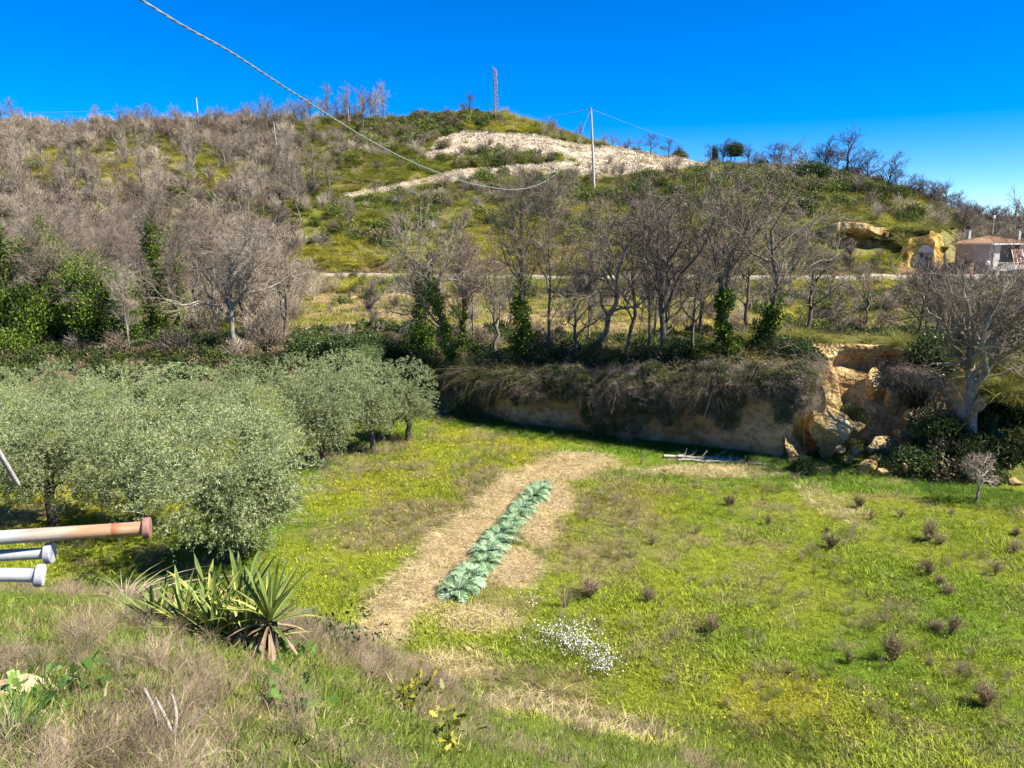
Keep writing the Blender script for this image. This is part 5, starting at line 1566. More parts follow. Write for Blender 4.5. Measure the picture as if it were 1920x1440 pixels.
# ------------------------------------------------------------------ house
M_TILE = mat_noise('terracotta_tiles', [(0.3, (0.20, 0.11, 0.07)), (0.55, (0.32, 0.19, 0.12)), (0.75, (0.42, 0.29, 0.20))], 1.6, coord='obj')
M_WOODD = mat_noise('dark_timber', [(0.3, (0.05, 0.04, 0.035)), (0.7, (0.12, 0.09, 0.07))], 4)
M_GUT = mat_noise('pale_eave', [(0.3, (0.5, 0.48, 0.42)), (0.7, (0.66, 0.63, 0.56))], 3)
M_REDST = mat_noise('red_stripe_paint', [(0.3, (0.30, 0.09, 0.06)), (0.7, (0.42, 0.16, 0.12))], 4)
M_GLASS = mat_noise('dark_window_glass', [(0.3, (0.03, 0.04, 0.05)), (0.7, (0.06, 0.07, 0.08))], 2, rough=0.15, spec=0.6)
def house():
    c = at(1852, 540, 93.0)
    base = c[2] - 0.6
    ang = math.atan2(0.3, 0.95)
    t = thing('farmhouse', 'small white farmhouse with shade-grey side and terracotta roof at the right end of the road', 'house', (c[0], c[1], base), ang)
    # local: x along the sunny front, y back along the shaded side; corner at the origin
    w1, w2, h = 5.0, 5.2, 5.8
    link('wall', MB().box((0.0, w1 / 2, h / 2), (0.30, w1, h)).mesh('wall', M_SHADEGREY), t)['label'] = 'side wall with its shade painted in grey'
    m = MB()
    m.box((0.62, 0.0, h / 2), (0.95, 0.30, h)).box((w2 - 0.45, 0.0, h / 2), (0.9, 0.30, h)).box((w2 / 2, 0.0, h - 2.62), (w2 - 1.9, 0.28, 0.7)).box((w2 / 2 + 0.1, 0.02, 1.6), (w2 - 1.9, 0.2, 3.2))
    link('wall', m.mesh('wall', M_WHITE), t)['label'] = 'sunlit white front with balcony opening'
    link('wall', MB().box((w2 / 2, w1, h / 2), (w2, 0.28, h)).box((w2, w1 / 2 + .1, h / 2), (0.28, w1 - 0.2, h)).box((w2 / 2, 1.6, h / 2), (w2 - .4, 0.15, h - 0.1)).mesh('wall', M_SHADEGREY), t)['label'] = 'grey rear walls'
    # hipped roof with tile rows
    ov = 0.55
    A = np.array([[-ov, -ov, h], [w2 + ov, -ov, h], [w2 + ov, w1 + ov, h], [-ov, w1 + ov, h]])
    ap = np.array([w2 / 2 - 0.4, w1 / 2, h + 0.85])
    rf = link('roof', mesh_np('roof', np.vstack([A, ap, A - [0, 0, 0.14]]), [np.array([[0, 1, 4], [1, 2, 4], [2, 3, 4], [3, 0, 4]]), np.array([[0, 5, 6, 1], [1, 6, 7, 2], [2, 7, 8, 3], [3, 8, 5, 0], [8, 7, 6, 5]])], M_TILE, False), t)
    for s in range(4):
        a, b = A[s], A[(s + 1) % 4]
        m = MB()
        n = 22
        for k in range(n + 1):
            f = k / n
            e = a + (b - a) * f
            g = 1 - abs(2 * f - 1)
            top = e + (ap - (a + b) / 2) * g * 0.98
            top[0:2] = e[0:2] + ((ap - (a + b) / 2) * g * 0.98)[0:2]
            if g > 0.03:
                m.tube([e + [0, 0, 0.02], top + [0, 0, 0.04]], [0.07, 0.06], 5, False)
        o = link('tile_rows', m.mesh('tile_rows', M_TILE), rf)
    link('eave', MB().box((-ov - 0.05, w1 / 2, h - 0.05), (0.14, w1 + 1.1, 0.16)).box((w2 / 2, -ov - .05, h - 0.05), (w2 + 1.1, 0.12, 0.16)).mesh('eave', M_GUT), t)
    for x, y in ((1.0, w1 - 0.6), (w2 - 0.2, 1.0)):
        cm = link('chimney', MB().box((x, y, h + 0.9), (0.35, 0.35, 1.6)).mesh('chimney', M_WHITE), t)
        link('chimney_cap', MB().box((x, y, h + 1.85), (0.55, 0.55, 0.3)).mesh('chimney_cap', M_DARK), cm)
    link('aerial', MB().tube([(w2 / 2, w1 / 2, h + 1.1), (w2 / 2, w1 / 2, h + 3.1)], [0.03, 0.02], 5).box((w2 / 2, w1 / 2, h + 3.0), (0.5, 0.05, 0.05)).box((w2 / 2, w1 / 2, h + 3.2), (0.25, 0.1, 0.25)).mesh('aerial', M_GUT), t)
    for y, zz in ((3.2, 3.6), (3.9, 3.0), (1.6, 1.3)):
        f = link('window', MB().box((-0.17, y, zz), (0.05, 0.55, 0.7)).mesh('window', M_GLASS), t)
        link('frame', MB().box((-0.18, y, zz + 0.39), (0.09, 0.7, 0.07)).box((-0.18, y, zz - 0.39), (0.11, 0.75, 0.07)).mesh('frame', M_WHITE), f)
    link('balcony_door', MB().box((1.9, 1.5, 4.9), (0.9, 0.06, 2.0)).mesh('balcony_door', M_DARK), t)
    # striped canopy of sloping battens over the balcony
    cn = link('canopy', MB().box((w2 * 0.66, -0.75, h - 0.75), (2.9, 0.05, 0.08)).box((w2 * 0.66, -1.35, h - 2.4), (2.9, 0.06, 0.08)).mesh('canopy', M_WOODD), t)
    for k in range(11):
        x = w2 * 0.66 - 1.35 + k * 0.27
        link('batten', MB().box((x, -1.08, h - 1.55), (0.13, 0.05, 1.9), rx=-0.35).mesh('batten', M_REDST if k % 2 else M_WHITE), cn)
    link('railing', MB().box((w2 / 2, -0.9, 3.6), (w2, 0.05, 0.06)).box((w2 / 2, -0.9, 3.1), (w2, 0.05, 0.05)).box((w2 / 2, -0.5, 2.75), (w2, 1.0, 0.14)).mesh('railing', M_GUT), t)
    for x in (0.2, w2 / 2, w2 - 0.15):
        link('column', MB().box((x, -0.9, 1.4), (0.24, 0.24, 2.7)).mesh('column', M_WHITE), t)
    # lean-to on the left with a pale sheet roof
house()
p = at(1912, 505, 99)
t = thing('outbuilding', 'low outbuilding with terracotta roof cut by the right frame edge', 'house', (p[0], p[1], p[2] - 1.6), 0.3)
link('wall', MB().box((1.5, 1.5, 1.2), (5, 3, 2.5)).mesh('wall', M_SHADEGREY), t)
link('roof', mesh_np('roof', [[-1.4, -0.5, 2.4], [4.5, -0.5, 2.4], [4.5, 3.6, 2.4], [-1.4, 3.6, 2.4], [-1.2, 1.5, 3.5], [4.3, 1.5, 3.5]], [np.array([[0, 1, 5, 4], [2, 3, 4, 5]]), np.array([[0, 4, 3], [1, 2, 5]]), np.array([[0, 3, 2, 1]])], M_TILE), t)
M_LAMP = mat_noise('white_globe', [(0.3, (0.75, 0.75, 0.75)), (0.7, (0.85, 0.85, 0.85))], 2, rough=0.3, spec=0.5)
p = at(1848, 530, 88)
t = thing('garden_lamp', 'garden lamp with a white globe before the farmhouse', 'lamp', (p[0], p[1], p[2] - 0.5))
link('pole', MB().tube([(0, 0, 0), (0, 0, 2.5)], [0.04, 0.03], 6).mesh('pole', M_WOODD), t)
import bmesh
bm = bmesh.new()
bmesh.ops.create_icosphere(bm, subdivisions=3, radius=0.23)
gm = bpy.data.meshes.new('globe')
bm.to_mesh(gm)
bm.free()
gm.materials.append(M_LAMP)
link('globe', gm, t, loc=(0, 0, 2.7))
M_ORANGE = mat_noise('orange_post', [(0.3, (0.45, 0.2, 0.1)), (0.7, (0.6, 0.32, 0.2))], 3)
p = at(1821, 512, 88)
tag(link('gate_post', MB().box((0, 0, 0.6), (0.25, 0.25, 1.3)).box((0, 0, 1.3), (0.33, 0.33, 0.12)).mesh('gate_post', M_ORANGE), loc=(p[0], p[1], p[2] - 0.3)), 'orange gate post with a cap before the farmhouse', 'post')
# ------------------------------------------------------------------ poles, mast, wires
M_POLE = mat_noise('weathered_pole_wood', [(0.3, (0.34, 0.29, 0.25)), (0.7, (0.52, 0.46, 0.41))], 3, bdist=0.005)
M_CONC = mat_noise('concrete_pole', [(0.3, (0.45, 0.44, 0.42)), (0.7, (0.6, 0.59, 0.56))], 3, bdist=0.005)
M_STEEL = mat_noise('galvanised_steel', [(0.3, (0.16, 0.17, 0.2)), (0.7, (0.26, 0.27, 0.3))], 3, rough=0.5)
PT = at(1108, 203, 121)
PB = hit(1115, 334, 100, 150)
PB = at(1115, 334, 121)
gzp = float(gz(PB[0], PB[1]))
t = thing('utility_pole', 'tall wooden utility pole on the slope where the twisted cable ends', 'pole', (PB[0], PB[1], gzp))
d = PT - np.array([PB[0], PB[1], gzp])
link('post', MB().tube([(0, 0, -0.5), d * 0.5, d], [0.20, 0.17, 0.14], 10).mesh('post', M_POLE, True), t)
link('bracket', MB().box(d - [0.0, 0.1, 0.3], (0.12, 0.5, 0.1)).box(d + [0, 0, 0.05], (0.22, 0.22, 0.16)).mesh('bracket', M_STEEL), t)
for k in (0, 1):
    link('insulator', MB().tube([d + [-0.2 + 0.4 * k, -0.05, -0.25], d + [-0.2 + 0.4 * k, -0.05, -0.05]], [0.06, 0.05], 8).mesh('insulator', M_DARK), t)
for (x0, y0, x1, y1, Y, lab, r) in ((368, 183, 373, 232, 170, 'pale concrete pole against the sky on the left crest', 0.13), (513, 228, 520, 284, 150, 'slim pale pole among the bare trees on the upper left slope', 0.10), (652, 198, 657, 262, 165, 'slim dark pole under the cable where it meets the crest', 0.10), (57, 210, 58, 240, 172, 'short pole at the far left of the skyline', 0.08), (246, 205, 247, 238, 172, 'short pole between the far left one and the pale concrete pole', 0.08), (421, 365, 427, 0, 112, 'x', 0)):
    if r == 0:
        continue
    tp = at(x0, y0, Y)
    bx = at(x1, y1, Y)
    zb = float(gz(bx[0], bx[1]))
    t = thing('utility_pole', lab, 'pole', (bx[0], bx[1], min(zb, bx[2])))
    d2 = tp - np.array([bx[0], bx[1], min(zb, bx[2])])
    link('post', MB().tube([(0, 0, -0.5), d2], [r, r * 0.7], 8).mesh('post', M_CONC if r > 0.1 else M_POLE, True), t)
    link('crossarm', MB().box(d2 - [0, 0, 0.15], (0.7, 0.08, 0.08)).mesh('crossarm', M_STEEL), t)
tp, bx = at(778, 372, 108), at(785, 455, 108)
zb = float(gz(bx[0], bx[1]))
t = thing('utility_pole', 'thin dark pole on the middle slope under the left end of the scree', 'pole', (bx[0], bx[1], zb))
link('post', MB().tube([(0, 0, -0.3), tp - np.array([bx[0], bx[1], zb])], [0.09, 0.06], 7).mesh('post', M_WOODD, True), t)
link('cap', MB().box(tp - np.array([bx[0], bx[1], zb]), (0.16, 0.16, 0.08)).mesh('cap', M_STEEL), t)
# lattice mast
mt, mb = at(927, 128, 175), at(932, 226, 175)
H = mt[2] - mb[2]
t = thing('lattice_mast', 'slender steel lattice mast with small antennas standing on the summit', 'mast', mb, 0.3)
legs = []
for sx, sy in ((-1, -1), (1, -1), (1, 1), (-1, 1)):
    top = (mt - mb) + np.array([sx * 0.2, sy * 0.2, 0])
    bot = np.array([sx * 0.5, sy * 0.5, -1.5])
    legs.append((bot, top))
    link('leg', MB().tube([bot, top], [0.05, 0.035], 4).mesh('leg', M_STEEL), t)
m = MB()
nb = 15
for k in range(nb):
    for s in range(4):
        a, b = legs[s], legs[(s + 1) % 4]
        f0, f1 = k / nb, (k + 1) / nb
        p0 = a[0] + (a[1] - a[0]) * f0
        p1 = b[0] + (b[1] - b[0]) * f1
        p2 = b[0] + (b[1] - b[0]) * f0
        m.tube([p0, p1], [0.035, 0.035], 3, False).tube([p0, p2], [0.035, 0.035], 3, False)
        m.tube([p2, a[0] + (a[1] - a[0]) * f1], [0.03, 0.03], 3, False)
link('bracing', m.mesh('bracing', M_STEEL), t)
for k, (f, s) in enumerate(((0.97, 0), (0.9, 2), (0.72, 0), (0.72, 2))):
    c = (mt - mb) * f + np.array([0.38 if s else -0.38, 0.0, 0])
    link('antenna', MB().box(c, (0.16, 0.2, 1.4)).box(c * [0.5, 1, 1] + [0, 0, 0], (0.7, 0.05, 0.06)).mesh('antenna', M_STEEL), t)
# main twisted cable, from the house by the camera to the pole
M_CABLE = mat_noise('pale_cable_sheath', [(0.3, (0.15, 0.17, 0.15)), (0.7, (0.26, 0.28, 0.25))], 3, rough=0.6, bdist=0.001)
path = [(265, 0), (345, 49), (430, 96), (510, 148), (580, 193), (640, 231), (700, 267), (760, 298), (800, 315), (840, 330), (880, 343), (920, 351), (950, 355), (980, 354), (1005, 348), (1030, 335), (1050, 318), (1075, 283), (1092, 245), (1108, 204)]
# plan line from A to the pole
Y0c = 6.0
A_ = at(265, 0, Y0c)
dirp = (PT[:2] - A_[:2])
pp = np.array(path, float)
pp = np.vstack([2 * pp[0] - pp[1], pp, 2 * pp[-1] - pp[-2]])
dense = []
for i in range(1, len(pp) - 2):
    for u_ in np.linspace(0, 1, 24, endpoint=False):
        p0_, p1_, p2_, p3_ = pp[i - 1:i + 3]
        dense.append(0.5 * (2 * p1_ + (p2_ - p0_) * u_ + (2 * p0_ - 5 * p1_ + 4 * p2_ - p3_) * u_ ** 2 + (3 * p1_ - p0_ - 3 * p2_ + p3_) * u_ ** 3))
dense = np.array(dense + [pp[-2]])
s_ = dirp[0] / dirp[1]
C3 = []
for px, py in dense:
    a, b = ray(px, py)
    Yc = (A_[0] - A_[1] * s_) / (a - s_)
    C3.append((a * Yc, Yc, CAMZ + b * Yc))
C3 = np.array(C3)
C3[-1] = PT
# the cable goes on past the camera's left to the house behind it
C3 = np.vstack([C3[0] + (C3[0] - C3[1]) / np.linalg.norm(C3[0] - C3[1]) * 3.5, C3])
arc0 = np.concatenate([[0], np.cumsum(np.linalg.norm(np.diff(C3, axis=0), axis=1))])
aa = np.concatenate([np.arange(0, 26, 0.045), np.linspace(26, arc0[-1], 260)])
core = np.stack([np.interp(aa, arc0, C3[:, k]) for k in range(3)], 1)
arc = aa
dn = unit(np.gradient(core, axis=0))
sd_ = unit(np.cross(dn, [0, 0, 1.0]))
up_ = np.cross(sd_, dn)
t = thing('overhead_cable', 'twisted pale cable sagging from the top left to the wooden pole on the hill', 'cable', core[0])
for k in (0, 1, 2):
    ph = arc * 2 * math.pi / 0.42 + k * 2.094
    ph = np.where(arc > 26, 2 * math.pi / 0.42 * 26 + k * 2.094, ph)
    P = core + (sd_ * np.cos(ph)[:, None] + up_ * np.sin(ph)[:, None]) * 0.0046 - core[0]
    V, Q = tubes(P[None], np.full((1, len(P)), 0.0052) * (1 + 0.9 * sstep(10, 40, arc))[None], 5)
    link('strand', mesh_np('strand', V, Q, M_CABLE, True), t)
def wire(pts, r, lab):
    P = np.array([at(*p) if not isinstance(p, np.ndarray) else p for p in pts])
    n = 30
    tt = np.linspace(0, 1, n)
    ii = np.linspace(0, 1, len(P))
    Q_ = np.stack([np.interp(tt, ii, P[:, k]) for k in range(3)], 1)
    V, Q = tubes((Q_ - Q_[0])[None], np.full((1, n), r), 4)
    tag(link('wire', mesh_np('wire', V, Q, M_STEEL, True), loc=Q_[0]), lab, 'wire')
wire([PT + [0, 0, -0.1], (1060, 213, 135), (1010, 221, 150)], 0.018, 'thin wire running from the wooden pole left to the summit')
wire([PT + [0, 0, -0.1], (1200, 240, 135), (1340, 285, 150), (1420, 318, 150)], 0.018, 'thin wire running from the wooden pole right over the spur')
wire([(-60, 211, 172), (57, 211, 172), (246, 208, 172), (368, 214, 170), (520, 232, 166)], 0.035, 'faint wire strung between the short poles on the left skyline')
# ------------------------------------------------------------------ pipes at the left edge
def pipe_mat(name, rust):
    m, n, l = newmat(name)
    tc = n.new('ShaderNodeTexCoord')
    sx = n.new('ShaderNodeSeparateXYZ')
    l.new(tc.outputs['Object'], sx.inputs[0])
    nz = noise_node(n, l, 9, 6, 'obj')
    mp = n.new('ShaderNodeMapping')
    mp.inputs['Scale'].default_value = (2, 24, 24)
    l.new(tc.outputs['Object'], mp.inputs[0])
    st = n.new('ShaderNodeTexNoise')
    st.inputs['Scale'].default_value = 3
    st.inputs['Detail'].default_value = 6
    l.new(mp.outputs[0], st.inputs[0])
    base = ramp(n, l, st.outputs[0], [(0.3, (0.24, 0.25, 0.21)), (0.5, (0.33, 0.345, 0.31)), (0.75, (0.42, 0.43, 0.39))]).outputs[0]
    if rust:
        ad = N(n, 'ShaderNodeMath', operation='MULTIPLY_ADD')
        ad.inputs[1].default_value = 0.30
        l.new(nz.outputs[0], ad.inputs[0])
        l.new(sx.outputs[0], ad.inputs[2])
        rr = ramp(n, l, ad.outputs[0], [(0.27, (0, 0, 0)), (0.5, (1, 1, 1))])
        rust_c = ramp(n, l, st.outputs[0], [(0.3, (0.26, 0.12, 0.065)), (0.5, (0.38, 0.21, 0.11)), (0.7, (0.42, 0.30, 0.16))]).outputs[0]
        # distances are in metres from the middle of the pipe; rust grows towards the free end
        base = mixc(n, l, 'MIX', rr.outputs[0], base, rust_c)
        bd = ramp(n, l, sx.outputs[0], [(0.43, (0, 0, 0)), (0.435, (0.9, 0.9, 0.9)), (0.45, (0.6, 0.6, 0.6)), (0.47, (0, 0, 0))])
        base = mixc(n, l, 'MIX', bd.outputs[0], base, (0.30, 0.07, 0.03))
    b = noise_node(n, l, 60, 5, 'obj')
    out_surface(n, l, base, 0.6, 0, 0.35, b.outputs[0], 0.002, 0.5)
    return m
M_PIPE, M_PIPER = pipe_mat('grey_painted_tube', False), pipe_mat('rusty_painted_tube', True)
M_RUSTC = mat_noise('rusty_collar', [(0.3, (0.15, 0.065, 0.05)), (0.5, (0.26, 0.13, 0.095)), (0.75, (0.34, 0.21, 0.17))], 30, bdist=0.002)
M_COLL = mat_noise('grey_collar', [(0.3, (0.20, 0.20, 0.21)), (0.5, (0.31, 0.31, 0.32)), (0.75, (0.42, 0.42, 0.41))], 30, bdist=0.002)
M_PLUG = mat_noise('cream_plug', [(0.3, (0.6, 0.55, 0.42)), (0.7, (0.75, 0.7, 0.56))], 20)
def pipe(label, a, b, Ya, Yb, dpx, coll, tubem, collm, plug=False):
    """a: left point (px,py), b: free end"""
    A, B = at(*a, Ya), at(*b, Yb)
    ax = unit(B - A)
    L = np.linalg.norm(B - A)
    # object frame: x along the pipe, origin 0.55 m before the free end
    org = B - ax * 0.55
    from mathutils import Vector
    q = Vector(ax).to_track_quat('X', 'Z')
    t = thing('tube_end', label, 'pipe', org)
    t.rotation_euler = q.to_euler()
    r = dpx / F * Yb / 2
    link('tube', MB().tube([(x, 0, 0) for x in np.linspace(-(L + 0.6 - 0.55), 0.55, 14)], [r] * 14, 28).mesh('tube', tubem, True), t)
    rc = coll / F * Yb / 2
    w = 13 / F * Yb if not plug else 15 / F * Yb
    fl_ = 0.62 if plug else 0.53
    xs = [0.55 - w * (1.0 if plug else 0.56), 0.55 - w * fl_, 0.55 - w * 0.5, 0.55 - w * 0.42, 0.55 + w * 0.42, 0.55 + w * 0.5, 0.55 + w * 0.55]
    rr = [r * 1.01, r * (1.12 if plug else 1.02), rc * 0.90, rc * 0.98, rc, rc * 0.985, rc * 0.90]
    P = np.array([(x, 0, 0) for x in xs])
    c = link('collar', MB().tube(P, rr, 32).mesh('collar', collm, False), t)
    if plug:
        link('plug', MB().tube([(0.55 + w * 0.56, 0, 0), (0.55 + w * 0.60, 0, 0)], [rc * 0.86, rc * 0.82], 24).mesh('plug', M_PLUG), t)
pipe('uppermost tube reaching furthest right with a rusty end and reddish collar', (-30, 1010), (275, 990), 2.6, 2.75, 27, 42, M_PIPER, M_RUSTC)
pipe('middle pale grey tube with a square grey collar in the shadow of the rusty one', (-30, 1043), (92, 1037), 2.62, 2.66, 23, 42, M_PIPE, M_COLL)
pipe('lowest pale grey tube with a flared collar and cream plug', (-30, 1077), (74, 1079), 2.2, 2.25, 27, 46, M_PIPE, M_COLL, True)
# leaning stake by the left olives
p0, p1 = at(0, 852, 14), at(32, 905, 14.4)
t = thing('garden_stake', 'grey wooden stake leaning at the left frame edge before the olives', 'stake', p1 + np.array([0.25, 0.5, -0.9]))
d0 = t.location
link('shaft', MB().tube([p1 - np.array(d0) + (p1 - p0) * 0.1, p1 - np.array(d0), p0 - np.array(d0) + (p0 - p1) * 0.7], [0.03, 0.045, 0.05], 8).mesh('shaft', M_DEAD, True), t)
link('tip', MB().tube([p0 - np.array(d0) + (p0 - p1) * 0.7, p0 - np.array(d0) + (p0 - p1) * 0.9], [0.03, 0.005], 8).mesh('tip', M_DEAD, True), t)
# ------------------------------------------------------------------ yucca
def sword_mesh(name, mat, L=0.85, w=0.062, bend=0.15, K=7, fold=0.35):
    V, Q = [], []
    for k in range(K + 1):
        t = k / K
        ww = w * (0.55 + 1.2 * t) * (1 - t) ** 0.55 * 0.62 + 0.002
        x = t * L
        zz = -bend * L * t * t
        V += [(x * (1 - 0.25 * bend * t), -ww, zz + fold * ww), (x * (1 - 0.25 * bend * t), 0, zz), (x * (1 - 0.25 * bend * t), ww, zz + fold * ww)]
    for k in range(K):
        b = k * 3
        Q += [(b, b + 3, b + 4, b + 1), (b + 1, b + 4, b + 5, b + 2)]
    return mesh_np(name, V, np.array(Q), mat, True)
def yuc_mat(name, mid, edge):
    m, n, l = newmat(name)
    tc = n.new('ShaderNodeTexCoord')
    sx = n.new('ShaderNodeSeparateXYZ')
    l.new(tc.outputs['Object'], sx.inputs[0])
    ab = N(n, 'ShaderNodeMath', operation='ABSOLUTE')
    l.new(sx.outputs[1], ab.inputs[0])
    r = ramp(n, l, ab.outputs[0], [(0.010, mid), (0.026, edge)])
    nz = noise_node(n, l, 5, 4, 'pos')
    r2 = ramp(n, l, nz.outputs[0], [(0.3, (0.6, 0.6, 0.6)), (0.7, (1.3, 1.3, 1.3))])
    c = mixc(n, l, 'MULTIPLY', 1.0, r.outputs[0], r2.outputs[0])
    out_surface(n, l, c, 0.55, 0.15, 0.25)
    return m
MY = [yuc_mat('yucca_green', (0.10, 0.16, 0.03), (0.20, 0.24, 0.05)), yuc_mat('yucca_variegated', (0.12, 0.18, 0.04), (0.42, 0.42, 0.10)), yuc_mat('yucca_yellow', (0.34, 0.34, 0.08), (0.46, 0.42, 0.12)), yuc_mat('yucca_dead', (0.30, 0.20, 0.12), (0.36, 0.27, 0.18)), yuc_mat('yucca_dull', (0.12, 0.12, 0.07), (0.2, 0.19, 0.11))]
YM = [sword_mesh('leaf', MY[0], bend=0.05), sword_mesh('leaf', MY[1], bend=0.12), sword_mesh('leaf', MY[2], bend=0.25), sword_mesh('leaf', MY[3], bend=0.45, L=0.75, w=0.045), sword_mesh('leaf', MY[4], bend=0.1), sword_mesh('leaf', MY[0], bend=0.2, w=0.05)]
rs = np.random.default_rng(950)
yb = hit(415, 1215, 6, 16)
yt = thing('yucca', 'big spiky yucca clump with yellow edged sword leaves on the near bank', 'plant', yb)
M_YST = M_BARKD
for (px, py, n, s, hz) in ((345, 1165, 50, 0.95, 0.30), (452, 1125, 66, 1.05, 0.50), (400, 1185, 56, 1.0, 0.20), (505, 1150, 56, 0.95, 0.35), (305, 1190, 30, 0.8, 0.15), (465, 1200, 52, 0.95, 0.15), (430, 1225, 40, 0.85, 0.1), (395, 1145, 50, 1.0, 0.3), (290, 1165, 26, 0.8, 0.1)):
    a = ray(px, py)[0]
    Yh = yb[1] + 0.1 * rs.normal() + (0.35 if py < 1150 else -0.15)
    c = at(px, py, Yh) - yb
    gl = float(gz(c[0] + yb[0], Yh)) - yb[2]
    c[2] = max(min(c[2] - 0.1, gl + 0.5 if py < 1180 else gl + 0.22), gl + 0.08)
    link('stem', MB().tube([(c[0], c[1], gl - 0.2), (c[0] + 0.02, c[1], c[2])], [0.09, 0.07], 8).mesh('stem', M_YST, True), yt)
    for k in range(n):
        az = k * 2.399 + rs.normal() * 0.2
        f = k / n
        el = R(-28) + R(108) * f ** 0.8 + rs.normal() * 0.1
        el = min(el, R(86))
        if f < 0.2:
            mi = 3 if rs.random() < 0.75 else 4
        elif f < 0.4:
            mi = rs.choice([2, 4, 1, 5, 3, 3, 2])
        else:
            mi = rs.choice([0, 0, 1, 1, 1, 5, 2])
        o = link('leaf', YM[mi], yt, loc=c + np.array([0, 0, -0.08 + 0.12 * f]), rot=(rs.normal() * 0.25, -el, az), scl=s * (0.66 + 0.38 * rs.random()))
# ------------------------------------------------------------------ cardoon row
rs = np.random.default_rng(960)
M_CARD = mat_leaf('cardoon_leaves', [(0, (0.06, 0.12, 0.03)), (0.35, (0.15, 0.26, 0.11)), (0.75, (0.28, 0.39, 0.22)), (1, (0.48, 0.56, 0.40))], 0.18, 0.55, 0.15, 0.3)
def cardoon_mesh(seed, s=1.0):
    rs = np.random.default_rng(seed)
    VV, TT, QQ, var, n0 = [], [], [], [], 0
    nl = 40
    for k in range(nl):
        az = k * 2.399 + rs.normal() * 0.3
        f = k / nl
        L = 0.85 * (0.65 + 0.5 * rs.random()) * (1.1 - 0.4 * f)
        el0 = R(30) + R(52) * f + rs.normal() * 0.15
        droop = 1.5 + 0.8 * rs.random()
        K = 13
        pts = [np.zeros(3)]
        el = el0
        for q in range(K):
            pts.append(pts[-1] + np.array([math.cos(el), 0, math.sin(el)]) * L / K)
            el -= droop / K
        pts = np.array(pts)
        vr = 0.25 + 0.6 * rs.random()
        for q in range(1, K + 1):
            t = q / K
            wl = 0.20 * math.sin(math.pi * min(t * 0.9 + 0.12, 1)) * (0.8 + 0.4 * rs.random())
            dirx = unit(pts[q] - pts[q - 1])
            for sgn in (-1, 1):
                tip = pts[q] + np.array([0, sgn * wl, 0]) + dirx * wl * 0.55 + np.array([0, 0, 0.03 * rs.normal() + 0.02])
                mid = pts[q] + np.array([0, sgn * wl * 0.5, 0.02]) - dirx * 0.004
                mid2 = pts[q] + np.array([0, sgn * wl * 0.45, 0.01]) + dirx * 0.034
                b0 = pts[q] - dirx * 0.012
                b1 = pts[q] + dirx * 0.016
                vv = np.array([b0, mid, tip, mid2, b1])
                VV.append(vv)
                QQ.append(np.array([[n0, n0 + 1, n0 + 3, n0 + 4]]))
                TT.append(np.array([[n0 + 1, n0 + 2, n0 + 3]]))
                n0 += 5
                var += [min(1, max(0, vr + 0.15 * rs.normal()))] * 5
        # midrib
        for q in range(K):
            w = 0.016 * (1 - q / K) + 0.004
            VV.append(np.array([pts[q] + [0, -w, 0.006], pts[q] + [0, w, 0.006], pts[q + 1] + [0, w, 0.006], pts[q + 1] + [0, -w, 0.006]]))
            QQ.append(np.array([[n0, n0 + 1, n0 + 2, n0 + 3]]))
            n0 += 4
            var += [0.95] * 4
        m = sum(len(v) for v in VV)
        cnt = K * 2 * 5 + K * 4
        ca, sa = math.cos(az), math.sin(az)
        Rm = np.array([[ca, -sa, 0], [sa, ca, 0], [0, 0, 1]])
        nn = K * 3
        for q in range(len(VV) - nn, len(VV)):
            VV[q] = VV[q] @ Rm.T + np.array([ca, sa, 0]) * 0.04
    return mesh_np('cardoon', np.vstack(VV), [np.vstack(QQ), np.vstack(TT)], M_CARD, False, attrs={'var': var})
CM = [cardoon_mesh(961 + k) for k in range(3)]
A1, B1 = onfield(862, 1112), onfield(1014, 912)
nC = 15
for k in range(nC):
    f = k / (nC - 1)
    p = A1 + (B1 - A1) * f + rs.normal(size=2) * 0.06
    ordn = ['nearest and biggest', 'second', 'third', 'fourth', 'fifth', 'sixth', 'seventh', 'middle', 'seventh', 'sixth', 'fifth', 'fourth', 'third', 'second', 'farthest']
    lab = ordn[k] + ' silver green cardoon plant of the row' + ('' if k in (0, 7, nC - 1) else ', counted from its near end' if k < 7 else ', counted from its far end')
    s = (1.0 if k == 0 else 0.84 + 0.24 * rs.random()) * (1 - 0.10 * f)
    for q in (0,):
        tag(link('cardoon', CM[k % 3], loc=(p[0], p[1], float(gz(*p))), rot=(0, 0, rs.random() * 6.28), scl=(s, s, s * 0.95)), lab, 'plant', 'cardoon plants in the row')
